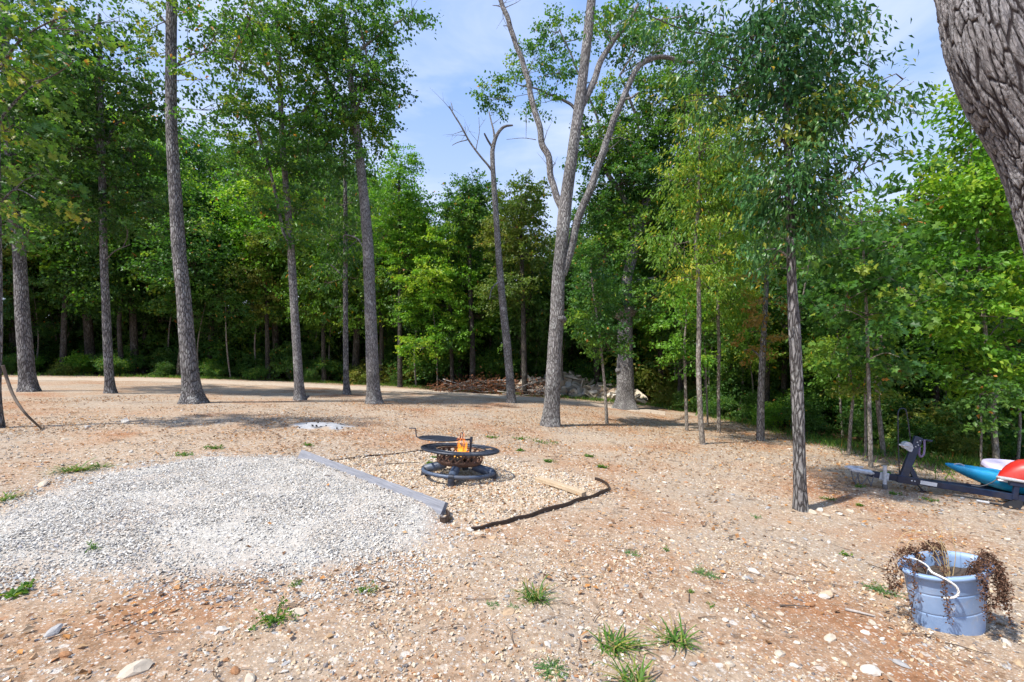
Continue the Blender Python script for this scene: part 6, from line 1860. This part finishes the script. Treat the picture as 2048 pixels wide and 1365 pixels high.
tuft(8, 1000, 70, "bright grass tuft growing off the end of the white gravel", 60, .5, 6)
tuft(205, 934, 60, "flat fringe of grass along the white gravel's back rim", 60, .25, 7)
tuft(1010, 1305, 14, "tiny upright green seedling on stony soil", 12, 1.2, 8)
weed(550, 1243, 95, "branching green weed with round leaves beside a pale flat stone", 21, 150, .45, ls=.024)
weed(735, 1184, 44, "small bushy weed just below the white gravel", 22, 110, .5, ls=.016)
weed(592, 1172, 26, "tiny round-leaved weed at the white gravel's front fringe", 23, 60, .6, ls=.014)
weed(190, 1098, 46, "reddish-stemmed weed growing through the white gravel", 24, 80, .5, ls=.014)
weed(18, 1193, 60, "dandelion-like weed with long leaves at the gravel fringe", 25, 60, .3, ls=.04)
weed(58, 1170, 26, "small yellowish weed beside the dandelion-like one", 26, 50, .4, ls=.014)
weed(1105, 1342, 84, "dense mat of blue-green creeping weed with triangular outline", 27, 500, .12, 'mat_weed', .010, "creeping_weed")
weed(1410, 1148, 60, "long mat of blue-green creeping weed on sandy soil", 28, 300, .12, 'mat_weed', .010, "creeping_weed")
weed(1262, 1108, 42, "faded small mat of creeping weed on open ground", 29, 180, .12, 'mat_weed', .010, "creeping_weed")
weed(988, 1213, 34, "small creeping weed close to the upright grass tuft", 30, 120, .12, 'mat_weed', .010, "creeping_weed")
weed(1028, 1214, 34, "grey-green creeping sprig nestled under the upright grass tuft", 31, 120, .12, 'mat_weed', .010, "creeping_weed")
weed(1772, 1186, 80, "green creeping mat tucked behind the blue tub", 32, 300, .15, 'mat_weed', .012, "creeping_weed")
weed(1695, 1113, 22, "single fresh green broad-leaved seedling uphill of the tub", 33, 36, .5, ls=.022)
weed(1512, 1037, 26, "dry grey-green weed on the bare slope below the mottled tree", 34, 60, .4, 'mat_weed', ls=.014)
weed(1335, 1103, 14, "small bright seedling beside a mat of creeping weed", 35, 24, .5, ls=.014)
weed(1380, 1186, 14, "small dark green rosette among leaf scraps", 36, 40, .3, ls=.014)
weed(1420, 1212, 22, "pair of small green sprigs on the sandy slope", 37, 50, .3, ls=.012)
for k, (px, py, w, lab) in enumerate([(1088, 888, 70, "widest green weed patch behind the fire pit"), (1040, 880, 40, "narrow green weed patch beside the widest one behind the pit"), (985, 877, 34, "thin green weed patch behind the grill post"), (1100, 925, 26, "round green weed clump beyond the short tan timber"), (1040, 903, 20, "tiny weed clump just behind the grill table"), (1205, 936, 34, "sparse weed clump on the slope behind the short timber"),
                                      (868, 918, 18, "small green weed beside the lattice bowl"), (858, 929, 22, "low dark weed by the fire pit's base ring"), (1180, 915, 30, "faint weed clump uphill of the sparse one"), (430, 898, 44, "dark low weed patch on the bare ground behind the gravel heap"), (370, 912, 44, "thin weed strip at the gravel heap's back"), (615, 892, 24, "small weed patch in front of the ash heap"),
                                      (1720, 1012, 20, "small green sprig beyond the white stones by the mottled tree"), (1770, 948, 30, "bright weed clump behind the trailer jack"), (1715, 975, 40, "weed patch on the ground under the trailer's hitch"), (1860, 1003, 44, "dry weed clump beneath the trailer tongue"), (1790, 990, 34, "thin weed strip in front of the trailer's prop leg"), (1655, 1000, 40, "weed patch between the mottled tree and the trailer hitch")]):
    weed(px, py, w, lab, 50 + k, 130, .25, 'weed', .03 if py < 960 else .022, ry=.5)
